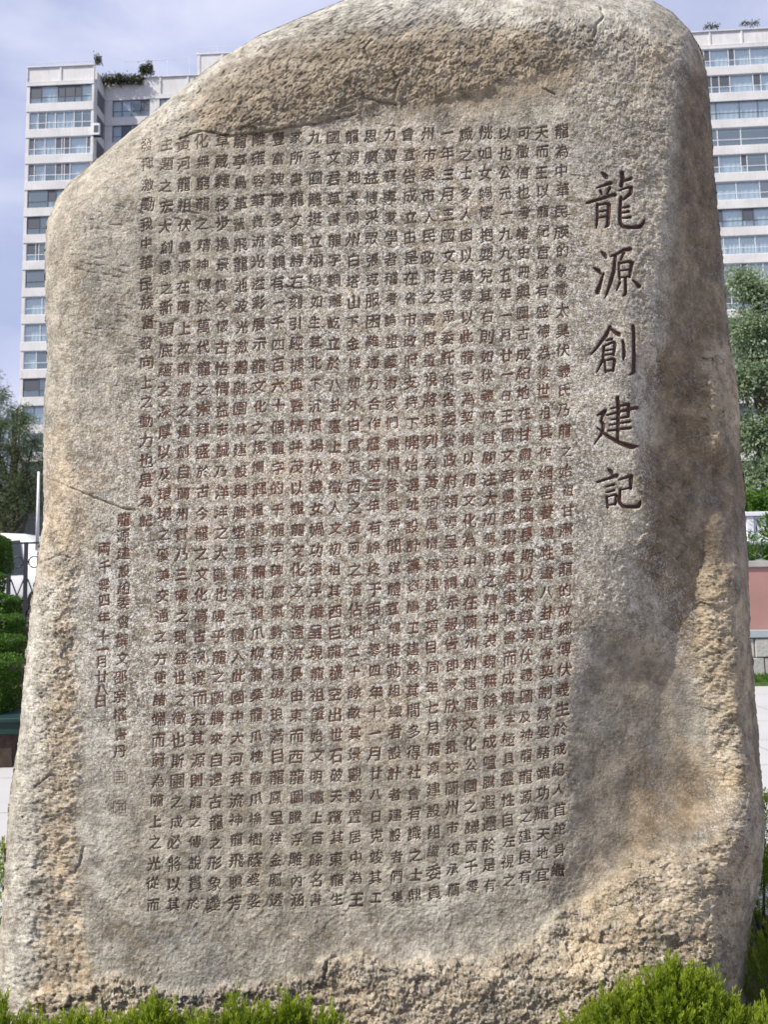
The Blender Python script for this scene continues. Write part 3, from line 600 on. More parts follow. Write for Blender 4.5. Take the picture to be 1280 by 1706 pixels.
# inner columns stay fixed in u, outer ones follow the outline
US = np.zeros((len(rowsv), len(colu)))
base_u = colu + 10
for i, v in enumerate(rowsv):
    l, r_ = Lr[i], Rr[i]; w_ = min(40., .12*(r_-l)); il, ir = max(165., l+w_), min(1085., r_-w_)
    US[i] = np.interp(colu, [0, 155, 1075, colu[-1]], [l, il, ir, r_])
VS = np.repeat(rowsv[:, None], len(colu), 1)
nr_, nc_ = US.shape
def surf(U, V, fine=True):
    """forward distance Y of the stone at photo-pixel coordinates; relief in metres"""
    u, v = U.ravel(), V.ravel(); x = u*.0021; y = v*.0021       # about metres on the stone
    D = gsamp(depth, u, v); rg = gsamp(rough, u, v); sm = 1-rg; sc_ = gsamp(scoop, u, v)
    D = D + .012*fbm(x*2.2, y*2.2, 3, 5)*(.35+.65*rg) + .010*fbm(x*5.5, y*5.5, 2, 6)*(.25+.75*rg)
    wx, wy = x+.008*fbm(x*26, y*26, 3, 40, .6), y+.008*fbm(x*26, y*26, 3, 50, .6)
    f1, f21, fa = worley(wx*15, wy*19, 1); D = D + .0042*fa*rg*np.clip(f21*5, 0, 1) + .009*(np.abs(fbm(wx*9, wy*12, 5, 70, .6))-.25)*rg
    f1, f21, fa = worley(wx*38, wy*46, 2); D = D + .0032*fa*np.clip(.35+f21*4, 0, 1)*(rg+.10*sm*(1-sc_))
    f1, f21, fa = worley(wx*24+fbm(x*9, y*9, 2, 33)*.3, wy*27, 4); D = D + .0062*fa*np.clip(gsamp(chip, u, v), 0, 1)
    if not fine: return D
    f1, f21, fa = worley(wx*95, wy*110, 3); D = D + .0026*fa*(rg+.22*sm*(1-.7*sc_))
    D = D + .0052*fbm(x*60, y*60, 4, 12, .68)*(rg*.9+.36*sm*(1-.5*sc_))
    # shallow horizontal chisel scars of the dressed face, diagonal ones near its foot
    horiz = np.clip((800-v)/400, 0, 1)*np.clip(sm+.25, 0, 1)*(1-gsamp(mtop, u, v))*np.clip((1120-u)/60, 0, 1); diag = np.clip((v-1300)/200, 0, 1)*sm
    n = fbm((x+.3*y)*15, (y-.15*x)*78, 4, 60, .6); D = D + .013*np.clip(n-.24, 0, .35)*horiz*np.clip(.25+2.2*fbm(x*3.3, y*5, 3, 68), 0, 1.3)*(.55+.75*np.clip((480-u)/250, 0, 1))
    q_ = .03*fbm(x*9, y*9, 2, 66); n = fbm((x*.75+y*.66+q_)*52, (y*.75-x*.66)*12, 4, 63, .6); D = D - .0042*np.clip(n-.12, 0, 1)*diag
    # scattered pits
    f1, f21, fa = worley(x*70, y*70, 8); pit = np.clip(.22-f1, 0, 1)/.22; D = D + .0046*pit*(.25+.75*rg)*(1-sc_)
    for pts, w, dep in CRACKS:
        xs = [p[0] for p in pts]; ys = [p[1] for p in pts]
        sel = (u > min(xs)-12) & (u < max(xs)+12) & (v > min(ys)-12) & (v < max(ys)+12)
        us, vs_ = u[sel], v[sel]
        if len(us) == 0: continue
        d = linedist(pts, us+2.5*fbm(us/14, vs_/14, 2, 80), vs_+2.5*fbm(us/14, vs_/14, 2, 81))
        D[sel] += dep*np.clip(1-d/(w*1.6), 0, 1)
    return D
D = surf(US, VS)
cv = gsamp(carve, US.ravel(), VS.ravel(), TU0, TV0, 1/TS); tcv = gsamp(tcarve, US.ravel(), VS.ravel(), TU0, TV0, 1/TS)
inb = (US.ravel() > TU0) & (US.ravel() < 1108) & (VS.ravel() > TV0) & (VS.ravel() < 1538)
worn = .75+.5*fbm(US.ravel()/70, VS.ravel()/70, 3, 90)      # some characters are cut or worn shallower
D = D + inb*(.0056*cv*np.clip(worn, .7, 1.15) + .011*tcv)
def Y0(V): return 2.93 + .035*((EYE + (988-V)/F*2.95) - 1.5)
Yf = Y0(VS.ravel()) + D
verts = Parr(US.ravel(), VS.ravel(), Yf)
idx = np.arange(nr_*nc_).reshape(nr_, nc_)
faces = np.stack([idx[:-1, :-1], idx[1:, :-1], idx[1:, 1:], idx[:-1, 1:]], -1).reshape(-1, 4)
# the back of the stone: a coarser closed shell stitched just inside the outline
bi = np.linspace(0, nr_-1, 90).astype(int); nb = 40; bv = []
VG = verts.reshape(nr_, nc_, 3)
for i in bi:
    A, B = VG[i, 0], VG[i, -1]; Cc = (A+B)/2
    th = .55*min(1, (np.linalg.norm(B-A)/1.6))*(.6+.4*min(1., i/nr_*3))
    for j in range(nb):
        s_ = j/(nb-1); a_ = math.pi*s_; w = math.cos(a_); q = math.sin(a_)
        sgn = math.copysign(abs(w)**.75, w); p = Cc + (A-Cc)*sgn*(.995-.10*q)
        p = p + np.array([0, th*q**.7 + .004, 0]); n_ = mnoise.fractal(Vector(p)*2.2, .5, 2, 4)*.05*q
        bv.append(p + np.array([0, n_, 0]))
bv = np.array(bv); bidx = (len(verts)+np.arange(len(bi)*nb)).reshape(len(bi), nb)
bf = np.stack([bidx[:-1, :-1], bidx[:-1, 1:], bidx[1:, 1:], bidx[1:, :-1]], -1).reshape(-1, 4)
top = np.array([len(verts)+len(bv)])
allv = np.concatenate([verts, bv, [VG[0].mean(0)+np.array([0, .1, .012])]])
me = npmesh('stone', allv, np.concatenate([faces, bf]), True)
def full(a, fill): return np.concatenate([a, np.full(len(bv)+1, fill)])
uf, vf = US.ravel(), VS.ravel()
fattr(me, 'warm', full(gsamp(warmg, uf, vf), .35)); fattr(me, 'rough', full(gsamp(rough, uf, vf), .8))
fattr(me, 'stain_shade', full(gsamp(stain_shade, uf, vf), .5)); fattr(me, 'fleck', full(gsamp(fleckg, uf, vf), .3)); fattr(me, 'pale', full(gsamp(paleg, uf, vf), .1))
boulder = thing('inscribed_boulder', 'huge upright granite boulder carved with columns of dark red Chinese writing', 'boulder', (float(P(640, 1750, 3.1).x), 3.15, 0))
binv = Matrix.Translation(boulder.location).inverted()
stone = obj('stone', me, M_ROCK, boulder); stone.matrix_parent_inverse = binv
def stonepts(u, v, extra):
    u = np.asarray(u, float); v = np.asarray(v, float)
    Y = Y0(v) + surf(u, v, False) + extra
    return Parr(u, v, Y)
allu = np.concatenate([u+(GL[c][0] @ A.T)[:, 0] for c, u, v, A in INST]); allw = np.concatenate([v-(GL[c][0] @ A.T)[:, 1] for c, u, v, A in INST])
# local mean of the full relief so that the paint lies on the floor of each cut
Dm = surf(allu, allw, True)*.75 + surf(allu, allw, False)*.25
pts_all = Parr(allu, allw, Y0(allw) + Dm + .0017 + .0009*fbm(allu/45, allw/45, 3, 91))
k = 0; rec = []
for c, u, v, A in INST:
    n = len(GL[c][0]); p = pts_all[k:k+n]; k += n; rec.append((c, u, v, p, GL[c][1], abs(np.linalg.det(A))))
order = sorted(range(len(rec)), key=lambda i: -rec[i][5]*(1 if len(rec[i][4]) > 40 else .7)); big = set(order[:280])
sv, sf, off = [], [], 0
for i, (c, u, v, p, tr, ar) in enumerate(rec):
    if i in big:
        cen = p.mean(0); m = npmesh('carved_character', p-cen, tr); m.materials.append(M_PAINT)
        o = bpy.data.objects.new('carved_character', m); o.location = cen; link(o, boulder); o.matrix_parent_inverse = binv
    else:
        sv.append(p); sf.append(tr+off); off += len(p)
o = obj('carved_characters', npmesh('carved_characters', np.concatenate(sv), np.concatenate(sf)), M_PAINT, boulder, 'stuff'); o.matrix_parent_inverse = binv
for ch in TITLE:
    vs_, fs_, off = [], [], 0
    for si, st in enumerate(TITLE[ch]):
        q = stroke_uv(st); n = len(q); tg = np.gradient(q[:, :2], axis=0); tg /= np.linalg.norm(tg, axis=1)[:, None]+1e-9; nn = np.stack([-tg[:, 1], tg[:, 0]], 1)
        hw = q[:, 2]+.25*fbm(q[:, 0]/3, q[:, 1]/3, 2, 15)
        q0 = q[0, :2]-tg[0]*hw[0]*.6; q1 = q[-1, :2]+tg[-1]*hw[-1]*.6
        A_ = q[:, :2]+nn*hw[:, None]; B_ = q[:, :2]-nn*hw[:, None]; Cm = q[:, :2]
        uv = np.concatenate([[q0], A_, Cm, B_, [q1]]); ex = np.concatenate([[.004], np.full(n, .0035), .0035+.0011*hw, np.full(n, .0035), [.004]])+si*.00012
        Y = Y0(uv[:, 1]) + .5*surf(uv[:, 0], uv[:, 1]) + .5*surf(uv[:, 0], uv[:, 1], False) + ex
        p = Parr(uv[:, 0], uv[:, 1], Y); a0, c0, b0, e0 = 1, 1+n, 1+2*n, 1+3*n
        f = [(0, a0, c0), (0, c0, b0), (e0, c0+n-1, a0+n-1), (e0, b0+n-1, c0+n-1)]
        for j in range(n-1):
            f += [(a0+j, a0+j+1, c0+j+1), (a0+j, c0+j+1, c0+j), (c0+j, c0+j+1, b0+j+1), (c0+j, b0+j+1, b0+j)]
        vs_.append(p); fs_.append(np.array(f)+off); off += len(p)
    o = obj('title_character', npmesh('title_character', np.concatenate(vs_), np.concatenate(fs_)), M_TITLE, boulder); o.matrix_parent_inverse = binv
# two shallow square seal marks under the signature
for (cu_, cv_, s_) in ((199, 1294, 9), (199, 1344, 10)):
    mb = MB()
    seg = [((-1,-1),(1,-1)), ((1,-1),(1,1)), ((1,1),(-1,1)), ((-1,1),(-1,-1)), ((-.6,-.5),(.5,-.6)), ((-.5,0),(.6,-.1)), ((-.1,-.7),(0,.7)), ((-.6,.5),(.6,.45)), ((.5,-.5),(.5,.4))]
    for i, ((a, b), (c, d)) in enumerate(seg):
        dx, dy = c-a, d-b; L = math.hypot(dx, dy); nx, ny = -dy/L*.45, dx/L*.45
        q = stonepts([cu_+a*s_+nx, cu_+c*s_+nx, cu_+c*s_-nx, cu_+a*s_-nx], [cv_+b*s_+ny, cv_+d*s_+ny, cv_+d*s_-ny, cv_+b*s_-ny], -.0035-i*.0001); mb.quad(*q)
    o = mb.build('seal_mark', M_PAINT, boulder); o.matrix_parent_inverse = binv
# ------------------------------------------------------------------ ground
gm = MB(); gm.quad((-1500, -60, 0), (1500, -60, 0), (1500, 2500, 0), (-1500, 2500, 0)); gm.build('ground', M_ASPH, kind='structure')
mb = MB(); mb.quad((-16, -8, .004), (30, -8, .004), (30, 13.3, .004), (-16, 13.3, .004)); plaza = mb.build('plaza', M_PLAZA, kind='structure')
mb = MB()
for i in range(-13, 25): mb.quad((i*1.2-.004, -8, .008), (i*1.2+.004, -8, .008), (i*1.2+.004, 13.3, .008), (i*1.2-.004, 13.3, .008))
for j in range(-6, 11): mb.quad((-16, j*1.2+.3, .0082), (30, j*1.2+.3, .0082), (30, j*1.2+.308, .0082), (-16, j*1.2+.308, .0082))
mb.build('paving_joints', M_JOINT, kind='structure')
ring = [(2.45*math.cos(a)+.0, 3.25+1.25*math.sin(a)) for a in [2*math.pi*i/48 for i in range(48)]]
mb = MB(); n = len(ring)
for i in range(n):
    a, b = ring[i], ring[(i+1) % n]; mb.v += [(0, 3.25, .03), (a[0], a[1], .016), (b[0], b[1], .016)]; k = len(mb.v)-3; mb.f.append((k, k+1, k+2)); mb.m.append(0)
mb.build('planting_bed', M_SOIL, kind='structure')

# ------------------------------------------------------------------ foliage builders
def leaves(centers, dirs, L, W, tone, tip=None, fold=True):
    """one pointed leaf (2 triangles) per centre"""
    n = len(centers); d = dirs/np.linalg.norm(dirs, axis=1)[:, None]
    r_ = nrs.normal(size=(n, 3)); s_ = np.cross(d, r_); s_ /= np.linalg.norm(s_, axis=1)[:, None]+1e-9
    L = np.broadcast_to(L, (n,))[:, None]; W = np.broadcast_to(W, (n,))[:, None]
    a = centers; b = centers+d*L*.45+s_*W*.5; c = centers+d*L; e_ = centers+d*L*.45-s_*W*.5
    v = np.stack([a, b, c, e_], 1).reshape(-1, 3); f = np.arange(4*n).reshape(n, 4)
    me = npmesh('foliage', v, f); fattr(me, 'tone', np.repeat(tone, 4))
    if tip is not None: fattr(me, 'tip', np.repeat(tip, 4))
    return me
def conifer(name, label, cx, cy, rx, ry, h, z0=0, n=900, seed=1, group='low juniper shrubs around the boulder', peaks=None, mat=None, stemz=.05):
    """juniper: upright plumes of tiny scale leaves over an uneven mound"""
    rs = np.random.RandomState(seed); th = thing(name, label, 'shrub', (cx, cy, z0), 0, group)
    peaks = peaks or [(0, 0, 1.0, 1.0)]
    C, Dr, To, Ti, LL = [], [], [], [], []
    for i in range(n):
        px, py, pw, ph = peaks[rs.randint(len(peaks))]
        a = rs.rand()*2*math.pi; rr = rs.rand()**.55
        x, y = rr*math.cos(a), rr*math.sin(a)
        hz = h*ph*(1-rr**2.2)**.7 if pw > .14 else h*ph*(1-.6*rr**1.3); x = px*rx+x*rx*pw; y = py*ry+y*ry*pw
        depthf = 1-.35*rs.rand()**2.5; base = np.array([x*depthf, y*depthf, max(.02, hz*depthf - .055)])
        out = np.array([math.cos(a)*rr*.75+rs.normal()*.22, math.sin(a)*rr*.75+rs.normal()*.22, .85+rs.rand()*.5]); out /= np.linalg.norm(out)
        ln = rs.uniform(.045, .085); m = 46
        tt = rs.rand(m)**.8; side = rs.normal(size=(m, 3)); side -= (side@out)[:, None]*out; side /= np.linalg.norm(side, axis=1)[:, None]
        rad = .013*(1-tt)**.6*ln/.07
        c = base+out*(tt*ln)[:, None]+side*rad[:, None]*rs.rand(m)[:, None]
        d = out*(.8+.5*tt)[:, None]+side*(.75-.45*tt)[:, None]
        tn = np.clip(.5+.25*rs.normal()+.15*rs.normal(size=m), 0, 1)
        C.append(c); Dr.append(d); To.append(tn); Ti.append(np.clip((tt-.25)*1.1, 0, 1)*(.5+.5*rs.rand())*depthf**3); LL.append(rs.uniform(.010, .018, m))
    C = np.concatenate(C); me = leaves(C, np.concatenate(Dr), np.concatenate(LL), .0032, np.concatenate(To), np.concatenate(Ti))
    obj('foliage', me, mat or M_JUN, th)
    mb = MB()
    for i in range(9):
        px, py, pw, ph = peaks[i % len(peaks)]; a = i*2.4; e_ = Vector((px*rx+.4*rx*pw*math.cos(a), py*ry+.4*ry*pw*math.sin(a), h*ph*.72))
        mb.tube([(px*rx*.3, py*ry*.3, -.02), (e_.x*.6, e_.y*.6, e_.z*.5), tuple(e_)], [.009, .006, .003], 5)
    mb.build('stem', M_BARK, th, smooth=True)
    return th
def at(u, v, Y): return P(u, v, Y)
# right-hand mound in front of the stone
p = at(1130, 1680, 2.62)
conifer('juniper_shrub', 'large bright green juniper mound at the right foot of the boulder', p.x+.01, 2.60, .40, .24, .455, n=3800, seed=3,
        peaks=[(-.62,0,.5,.74),(-.45,.1,.4,.82),(-.2,.1,.5,.88),(.0,.1,.5,.93),(-.05,.1,.25,1.0),(.15,.1,.4,.92),(.45,0,.5,.74),(.85,0,.5,.72),(.7,-.1,.5,.70),(-.75,-.2,.4,.60),(1.0,0,.5,.76)])
tufts = [(95, 1683, .30), (140, 1676, .26), (185, 1678, .30), (225, 1672, .22), (262, 1640, .10), (270, 1668, .22), (320, 1680, .22), (338, 1672, .10), (392, 1646, .11), (420, 1666, .22), (455, 1668, .2), (487, 1650, .10), (505, 1668, .18), (548, 1672, .12)]
x0_ = at(320, 1700, 2.58).x
conifer('juniper_shrub', 'long low juniper fringe with upright tufts at the left foot of the boulder', x0_, 2.56, .5, .16, .40, n=3600, seed=4,
        peaks=[((at(u, 1700, 2.58).x-x0_)/.5, .1*math.sin(u), w, (.398-(v-1639)*.00184+.022)/.40) for u, v, w in tufts])
p = at(20, 1690, 2.66)
conifer('juniper_shrub', 'small dark green juniper tuft at the lower left corner of the stone', p.x-.02, 2.66, .13, .12, .37, n=420, seed=5, peaks=[(-.2,0,.45,1.0),(.5,0,.5,.85),(1.0,0,.35,.72)])
p = at(-25, 1430, 3.7)
conifer('juniper_shrub', 'green juniper peeping out behind the left edge of the boulder', p.x-.0, 3.75, .30, .26, .52, n=750, seed=6, peaks=[(0,0,1,1),(-.5,0,.6,.8)])
p = at(1300, 1480, 3.65)
conifer('juniper_shrub', 'tall shaded juniper behind the right edge of the boulder', p.x, 3.85, .34, .34, .66, n=1000, seed=8, peaks=[(0,0,1,1),(-.35,0,.6,.95),(.5,-.2,.7,.8)])
p = at(1285, 1620, 3.0)
conifer('juniper_shrub', 'juniper tips beside the lower right corner of the boulder', p.x+.08, 3.05, .16, .16, .40, n=420, seed=9, peaks=[(0,0,1,1),(.5,0,.6,.85)])

# ------------------------------------------------------------------ clipped hedges, planter, steps, fence on the left
def hedge(label, u_r, v_top, v_bot, Y, depth_, seed, width=3.2):
    pr = at(u_r, v_top, Y); pr.x = at(u_r, v_top, Y+depth_).x; zb = max(.0, at(u_r, v_bot, Y).z)
    th = thing('clipped_hedge', label, 'hedge', (pr.x-width/2, Y+depth_/2, zb), 0, 'clipped hedges in steps'); rs = np.random.RandomState(seed)
    w2, d2, h = width/2, depth_/2, pr.z-zb; n = int(5200*(width*h+width*depth_*1.0+depth_*h)*1.3)
    a, b, c = width*h, width*depth_, depth_*h; r_ = rs.rand(n)*(a+b+c); q = rs.rand(n, 2); C = np.zeros((n, 3)); N = np.zeros((n, 3))
    m = r_ < a; C[m] = np.c_[(q[m, 0]*2-1)*w2, np.full(m.sum(), -d2), q[m, 1]*h]; N[m] = (0, -1, .3)
    m = (r_ >= a) & (r_ < a+b); C[m] = np.c_[(q[m, 0]*2-1)*w2, (q[m, 1]*2-1)*d2, np.full(m.sum(), h)]; N[m] = (0, 0, 1)
    m = r_ >= a+b; C[m] = np.c_[np.full(m.sum(), w2), (q[m, 0]*2-1)*d2, q[m, 1]*h]; N[m] = (1, 0, .3)
    bump_ = fbm(C[:, 0]*2.3+seed, C[:, 2]*2.3+C[:, 1]*2, 3, seed)*.07
    # rounded shoulders
    C[:, 2] -= .05*np.clip((np.abs(C[:, 0])-w2+.1)/.1, 0, 1)**2*(C[:, 2] > h*.7)
    C += N/1.1*(bump_[:, None]-.02-.03*rs.rand(n)[:, None]); Dr = N+rs.normal(size=(n, 3))*.6
    obj('foliage', leaves(C, Dr, rs.uniform(.022, .04, n), .018, rs.rand(n)), M_HEDGE, th)
    mb = MB(); mb.box(-w2+.07, w2-.09, -d2+.07, d2-.07, 0, h-.08); mb.build('twig_core', M_SOIL, th)
hedge('lowest and largest clipped hedge, just above the dark green planter', 41, 1096, 1196, 8.1, .55, 31)
hedge('second clipped hedge up from the planter', 45, 1060, 1100, 8.9, .55, 32)
hedge('third clipped hedge, between the steps and the lower rows', 46, 1023, 1062, 9.7, .55, 33)
hedge('fourth clipped hedge, level with the stone steps', 41, 991, 1025, 10.5, .55, 34)
hedge('fifth clipped hedge, beside the black iron fence', 12, 950, 993, 11.3, .55, 35)
hedge('topmost dark clipped hedge in front of the tan wood panel', 22, 888, 955, 12.1, .6, 36)
a = at(38, 1196, 7.95); b = at(38, 1222, 7.95)
th = thing('planter_box', 'dark green planter trough below the lowest clipped hedge', 'planter', (a.x-1.8, 8.2, 0))
mb = MB(); mb.box(-1.8, 1.8, -.3, .3, b.z, a.z); mb.build('trough', M_GREENP, th, bevel=.01)
mb = MB(); mb.box(-1.83, 1.83, -.33, .33, a.z-.03, a.z+.012); mb.build('rim', M_GREENP, th, bevel=.008)
mb = MB(); mb.box(-1.7, 1.7, -.24, .28, .012, b.z-.002); mb.build('plinth', M_SOIL, th)
# soil bank carrying the hedge rows
mb = MB(); zprev = None
prof = [(8.6, .01), (8.62, .30), (9.4, .45), (10.2, .62), (11.0, .85), (12.0, 1.15), (12.6, 1.2), (40, 1.2)]
xr = -3.55
for (y0, z0), (y1, z1) in zip(prof[:-1], prof[1:]): mb.quad((-40, y0, z0), (xr-.5*(y0-8.6)*.5, y0, z0), (xr-.5*(y1-8.6)*.5, y1, z1), (-40, y1, z1))
mb.build('hedge_bank', M_SOIL, kind='structure')
# steps
p0 = at(70, 1022, 12.4)
th = thing('stone_steps', 'grey stone steps climbing to the iron fence behind the hedges', 'steps', (-4.6, 12.4, 0))
for k in range(7):
    z1 = .17*(k+1); mb = MB(); mb.box(-1.4, 2.9, k*.32, k*.32+.345, .0 if k == 0 else z1-.17, z1); mb.build('step', M_STEP, th, bevel=.012)
zt = 1.19
mb = MB(); mb.box(-40, -1.6, 14.62, 60, -.5, zt-.004); mb.build('upper_terrace', M_STEP, kind='structure')
# iron fence
fa = at(14, 977, 15.0); zf0 = zt; zf1 = at(40, 903, 15.0).z
th = thing('iron_fence', 'black ornamental iron fence of posts and crossed bars on the upper terrace', 'fence', (fa.x, 15.0, zf0)); H = zf1-zf0
W = .30
for k in range(-9, 9):
    x = k*W; mb = MB(); mb.box(x-.028, x+.028, -.028, .028, 0, H); mb.build('post', M_IRON, th)
    mb = MB()
    mb.tube([(x+.03, 0, .1), (x+W-.03, 0, H*.52)], .013, 5); mb.tube([(x+W-.03, .027, .1), (x+.03, .027, H*.52)], .013, 5)
    ring_ = [(x+W/2+.10*math.cos(a), 0, H*.74+.10*math.sin(a)) for a in [2*math.pi*i/14 for i in range(15)]]; mb.tube(ring_, .012, 5)
    mb.build('infill_panel', M_IRON, th, smooth=True)
mb = MB(); mb.box(-9*W, 9*W, -.02, .02, H-.035, H-.002); mb.build('top_rail', M_IRON, th); mb = MB(); mb.box(-9*W, 9*W, -.018, .018, .05, .09); mb.build('bottom_rail', M_IRON, th)
# parked white car behind the fence
cy = 19.5; pl_ = at(18, 920, cy); ztop = at(45, 889, cy).z
th = thing('parked_car', 'white car parked behind the black iron fence', 'car', (at(44, 900, cy).x-.6, cy, zt)); Hc = ztop-zt
sec = [(-2.1,.30,.62),(-2.05,.25,.80),(-1.2,.22,.92),(-.65,.22,1.32),(0,.22,1.45),(.75,.22,1.42),(1.45,.22,1.0),(2.0,.25,.92),(2.1,.32,.70)]
kz = Hc/1.45; mb = MB(); rows_ = []
for x, zb, ztp in sec:
    zt_ = ztp*kz; wy = .85; wt = .62 if ztp > 1.1 else .80; rows_.append([(x,-wy*.96,zb),(x,-wy,(zb+.75)/2),(x,-wy*.98,min(.85,zt_*.96)),(x,-wt,zt_*.97),(x,-wt*.7,zt_),(x,wt*.7,zt_),(x,wt,zt_*.97),(x,wy*.98,min(.85,zt_*.96)),(x,wy,(zb+.75)/2),(x,wy*.96,zb)])
for r_ in rows_: mb.v += r_
m_ = 10
for i in range(len(rows_)-1):
    for j in range(m_): mb.f.append((i*m_+j, i*m_+(j+1) % m_, (i+1)*m_+(j+1) % m_, (i+1)*m_+j)); mb.m.append(0)
mb.f.append(tuple(range(m_))[::-1]); mb.m.append(0); mb.f.append(tuple((len(rows_)-1)*m_+j for j in range(m_))); mb.m.append(0)
mb.build('body', M_CAR, th, smooth=True)
for (x0, x1) in ((-.95, -.05), (.03, .95)):
    mb = MB(); mb.quad((x0+(.25 if x0 < -.5 else 0), -.835, .90), (x1, -.835, .90), (x1-(.2 if x1 > .5 else 0), -.68, 1.30*kz), (x0+(.42 if x0 < -.5 else 0), -.68, 1.27*kz)); mb.build('side_window', M_CGLASS, th)
for x in (-1.3, 1.35):
    for y in (-.80, .80):
        mb = MB(); mb.tube([(x, y-.1, .32), (x, y+.1, .32)], .32, 20); w_ = mb.build('wheel', M_TYRE, th)
        mb = MB(); mb.tube([(x, y-.115, .32), (x, y+.115, .32)], .19, 14); mb.build('rim', M_POLE, w_)
# white pole
pa = at(62, 905, 17.0); pb = at(66, 786, 17.0)
th = thing('lamp_post', 'thin white post rising beside the left edge of the boulder', 'post', (pa.x, 17.0, zt))
mb = MB(); mb.tube([(0, 0, 0), (0, 0, (pb.z-zt)*.45)], [.055, .05], 10); mb.build('lower_tube', M_POLE, th, smooth=True)
mb = MB(); mb.tube([(0, 0, (pb.z-zt)*.45), (0, 0, pb.z-zt)], [.038, .022], 10); mb.build('upper_tube', M_POLE, th, smooth=True)
mb = MB(); mb.tube([(0, 0, 0), (0, 0, .12)], [.12, .09], 12); mb.build('base', M_POLE, th)
# low dark shopfront and tan panel behind
a = at(22, 900, 32); b = at(110, 760, 32)
th = thing('low_building', 'low dark grey building with a tan wooden panel behind the car', 'building', (a.x, 32, zt))
hb = at(60, 820, 32).z-zt+.6
mb = MB(); mb.box(0, 9, 0, 5, -.5, hb); mb.build('wall', M_SLATE, th)
mb = MB(); mb.box(-5, -.02, .05, 5, -.5, hb*.92)
mb.build('rear_wall', M_SLATE, th)
for i in range(6):
    mb = MB(); mb.box(-1.7+i*.28, -1.7+i*.28+.265, -.04, .04, .3, at(10, 840, 32).z-zt); mb.build('wood_plank', M_WOOD, th)
mb = MB(); mb.box(-1.8, .02, -.12, .03, at(10, 840, 32).z-zt+.02, at(10, 832, 32).z-zt+.1); mb.build('lintel', M_STEP, th)
mb = MB(); mb.box(-.6, -.25, -.06, -.045, .3, 1.3); mb.build('door_panel', M_BARK, th)

# ------------------------------------------------------------------ right side: kerb, grass, wall, balustrade
yw = 14.3
def zat(v, y=yw, u=1262): return at(u, v, y).z
gl = MB(); gl.box(4.0, 40, 13.3, yw+.05, -.3, .05); gl.build('lawn_strip', M_LAWN, kind='structure')
rs = np.random.RandomState(5); n = 9000; C = np.c_[4.4+rs.rand(n)*5, 13.32+rs.rand(n)*.9, np.full(n, .045)]
go = obj('grass', leaves(C, np.c_[rs.normal(size=(n, 2))*.4, np.ones(n)], rs.uniform(.05, .11, n), .012, rs.rand(n)), M_PLANT, kind='stuff'); tag(go, 'strip of short green grass at the foot of the stone wall', 'grass')
th = thing('terrace_wall', 'pink stone terrace wall standing on grey stone blocks', 'wall', (5.0, yw, 0))
z1 = zat(1062); z2 = zat(1049); z3 = zat(945); z4 = zat(937)
blk = []; course = (z1-.05)/2
proto = None
for c_ in range(2):
    x = -.8-(.35 if c_ else 0)
    while x < 8:
        w = rnd.uniform(.62, .8); m_ = MB(); m_.box(0, w-.018, -.05-rnd.uniform(0, .02), .3, .0, course-.014)
        o = m_.build('stone_block', M_STONE, th, bevel=.012); o.location = (x, 0, .05+c_*course); x += w
mb = MB(); mb.box(-1.2, 12, .02, .6, 0, z2-.02); mb.build('wall_core', M_STEP, th)
mb = MB(); mb.box(-1.2, 12, -.09, .5, z1, z2); mb.build('ledge', M_GREYL, th, bevel=.01)
for i in range(8):
    mb = MB(); mb.box(-1.2+i*1.6, -1.2+i*1.6+1.592, .04, .5, z2+.002, z3); mb.build('pink_panel', M_PINK, th, bevel=.004)
mb = MB(); mb.box(-1.2, 12, -.0, .62, z3+.002, z4+.03); mb.build('coping', M_STEP, th, bevel=.01)
mb = MB(); mb.quad((3.9, yw+.5, z4-.02), (60, yw+.5, z4-.02), (60, 80, z4+.3), (3.9, 80, z4+.3)); mb.build('upper_ground', M_SOIL, kind='structure')
yb = 17.0
th = thing('balustrade', 'white balustrade with pierced panels above the pink wall', 'balustrade', (6.2, yb, 0))
za, zb_, zc, zd = zat(921, yb), zat(908, yb), zat(904, yb), zat(853, yb)
mb = MB(); mb.box(-1.4, 14, -.22, .4, zat(960, yb), za); mb.build('plinth', M_GREYL, th, bevel=.01)
mb = MB(); mb.box(-1.4, 14, -.15, .3, za+.002, zb_); mb.build('kerb', M_IRON, th)
mb = MB(); mb.box(-1.4, 14, -.12, .3, zb_+.002, zc); mb.build('base_rail', M_GREYL, th)
mb = MB(); mb.box(-1.4, 14, -.1, .16, zd-.09, zd); mb.build('top_rail', M_RAIL, th, bevel=.01)
for i in range(14):
    x = -1.35+i*.62; mb = MB(); mb.box(x, x+.13, -.07, .1, zc+.002, zd-.092); mb.build('post', M_RAIL, th)
    mb = MB(); mb.box(x+.145, x+.605, -.02, .03, zc+.002, zd-.095)
    mb.build('panel', M_RAIL, th)
    mb = MB()
    for q in (.26, .48):
        for zz in (.22, .38): mb.tube([(x+q, -.028, zc+zz*(zd-zc)/.6), (x+q, -.0205, zc+zz*(zd-zc)/.6)], .03, 8)
    mb.build('pierced_ornament', M_GREYL, th)
def plant(label, u, v, Y, h, n, seed, mat=M_PLANT, spread=.22):
    p = at(u, v, Y); th = thing('leafy_plant', label, 'plant', tuple(p), 0, 'plants above the pink wall'); rs = np.random.RandomState(seed)
    d = rs.normal(size=(n, 3)); d[:, 2] = np.abs(d[:, 2])*1.6+.4; d /= np.linalg.norm(d, axis=1)[:, None]; C = d*rs.rand(n)[:, None]*h*.7*np.array([1, 1, 1.0])
    obj('leaf', leaves(C, d+rs.normal(size=(n, 3))*.3, rs.uniform(.10, .2, n), .035, rs.rand(n)), mat, th); mb = MB(); mb.tube([(0, 0, -.05), (0, 0, h*.6)], .012, 5); mb.build('stem', M_BARK, th)
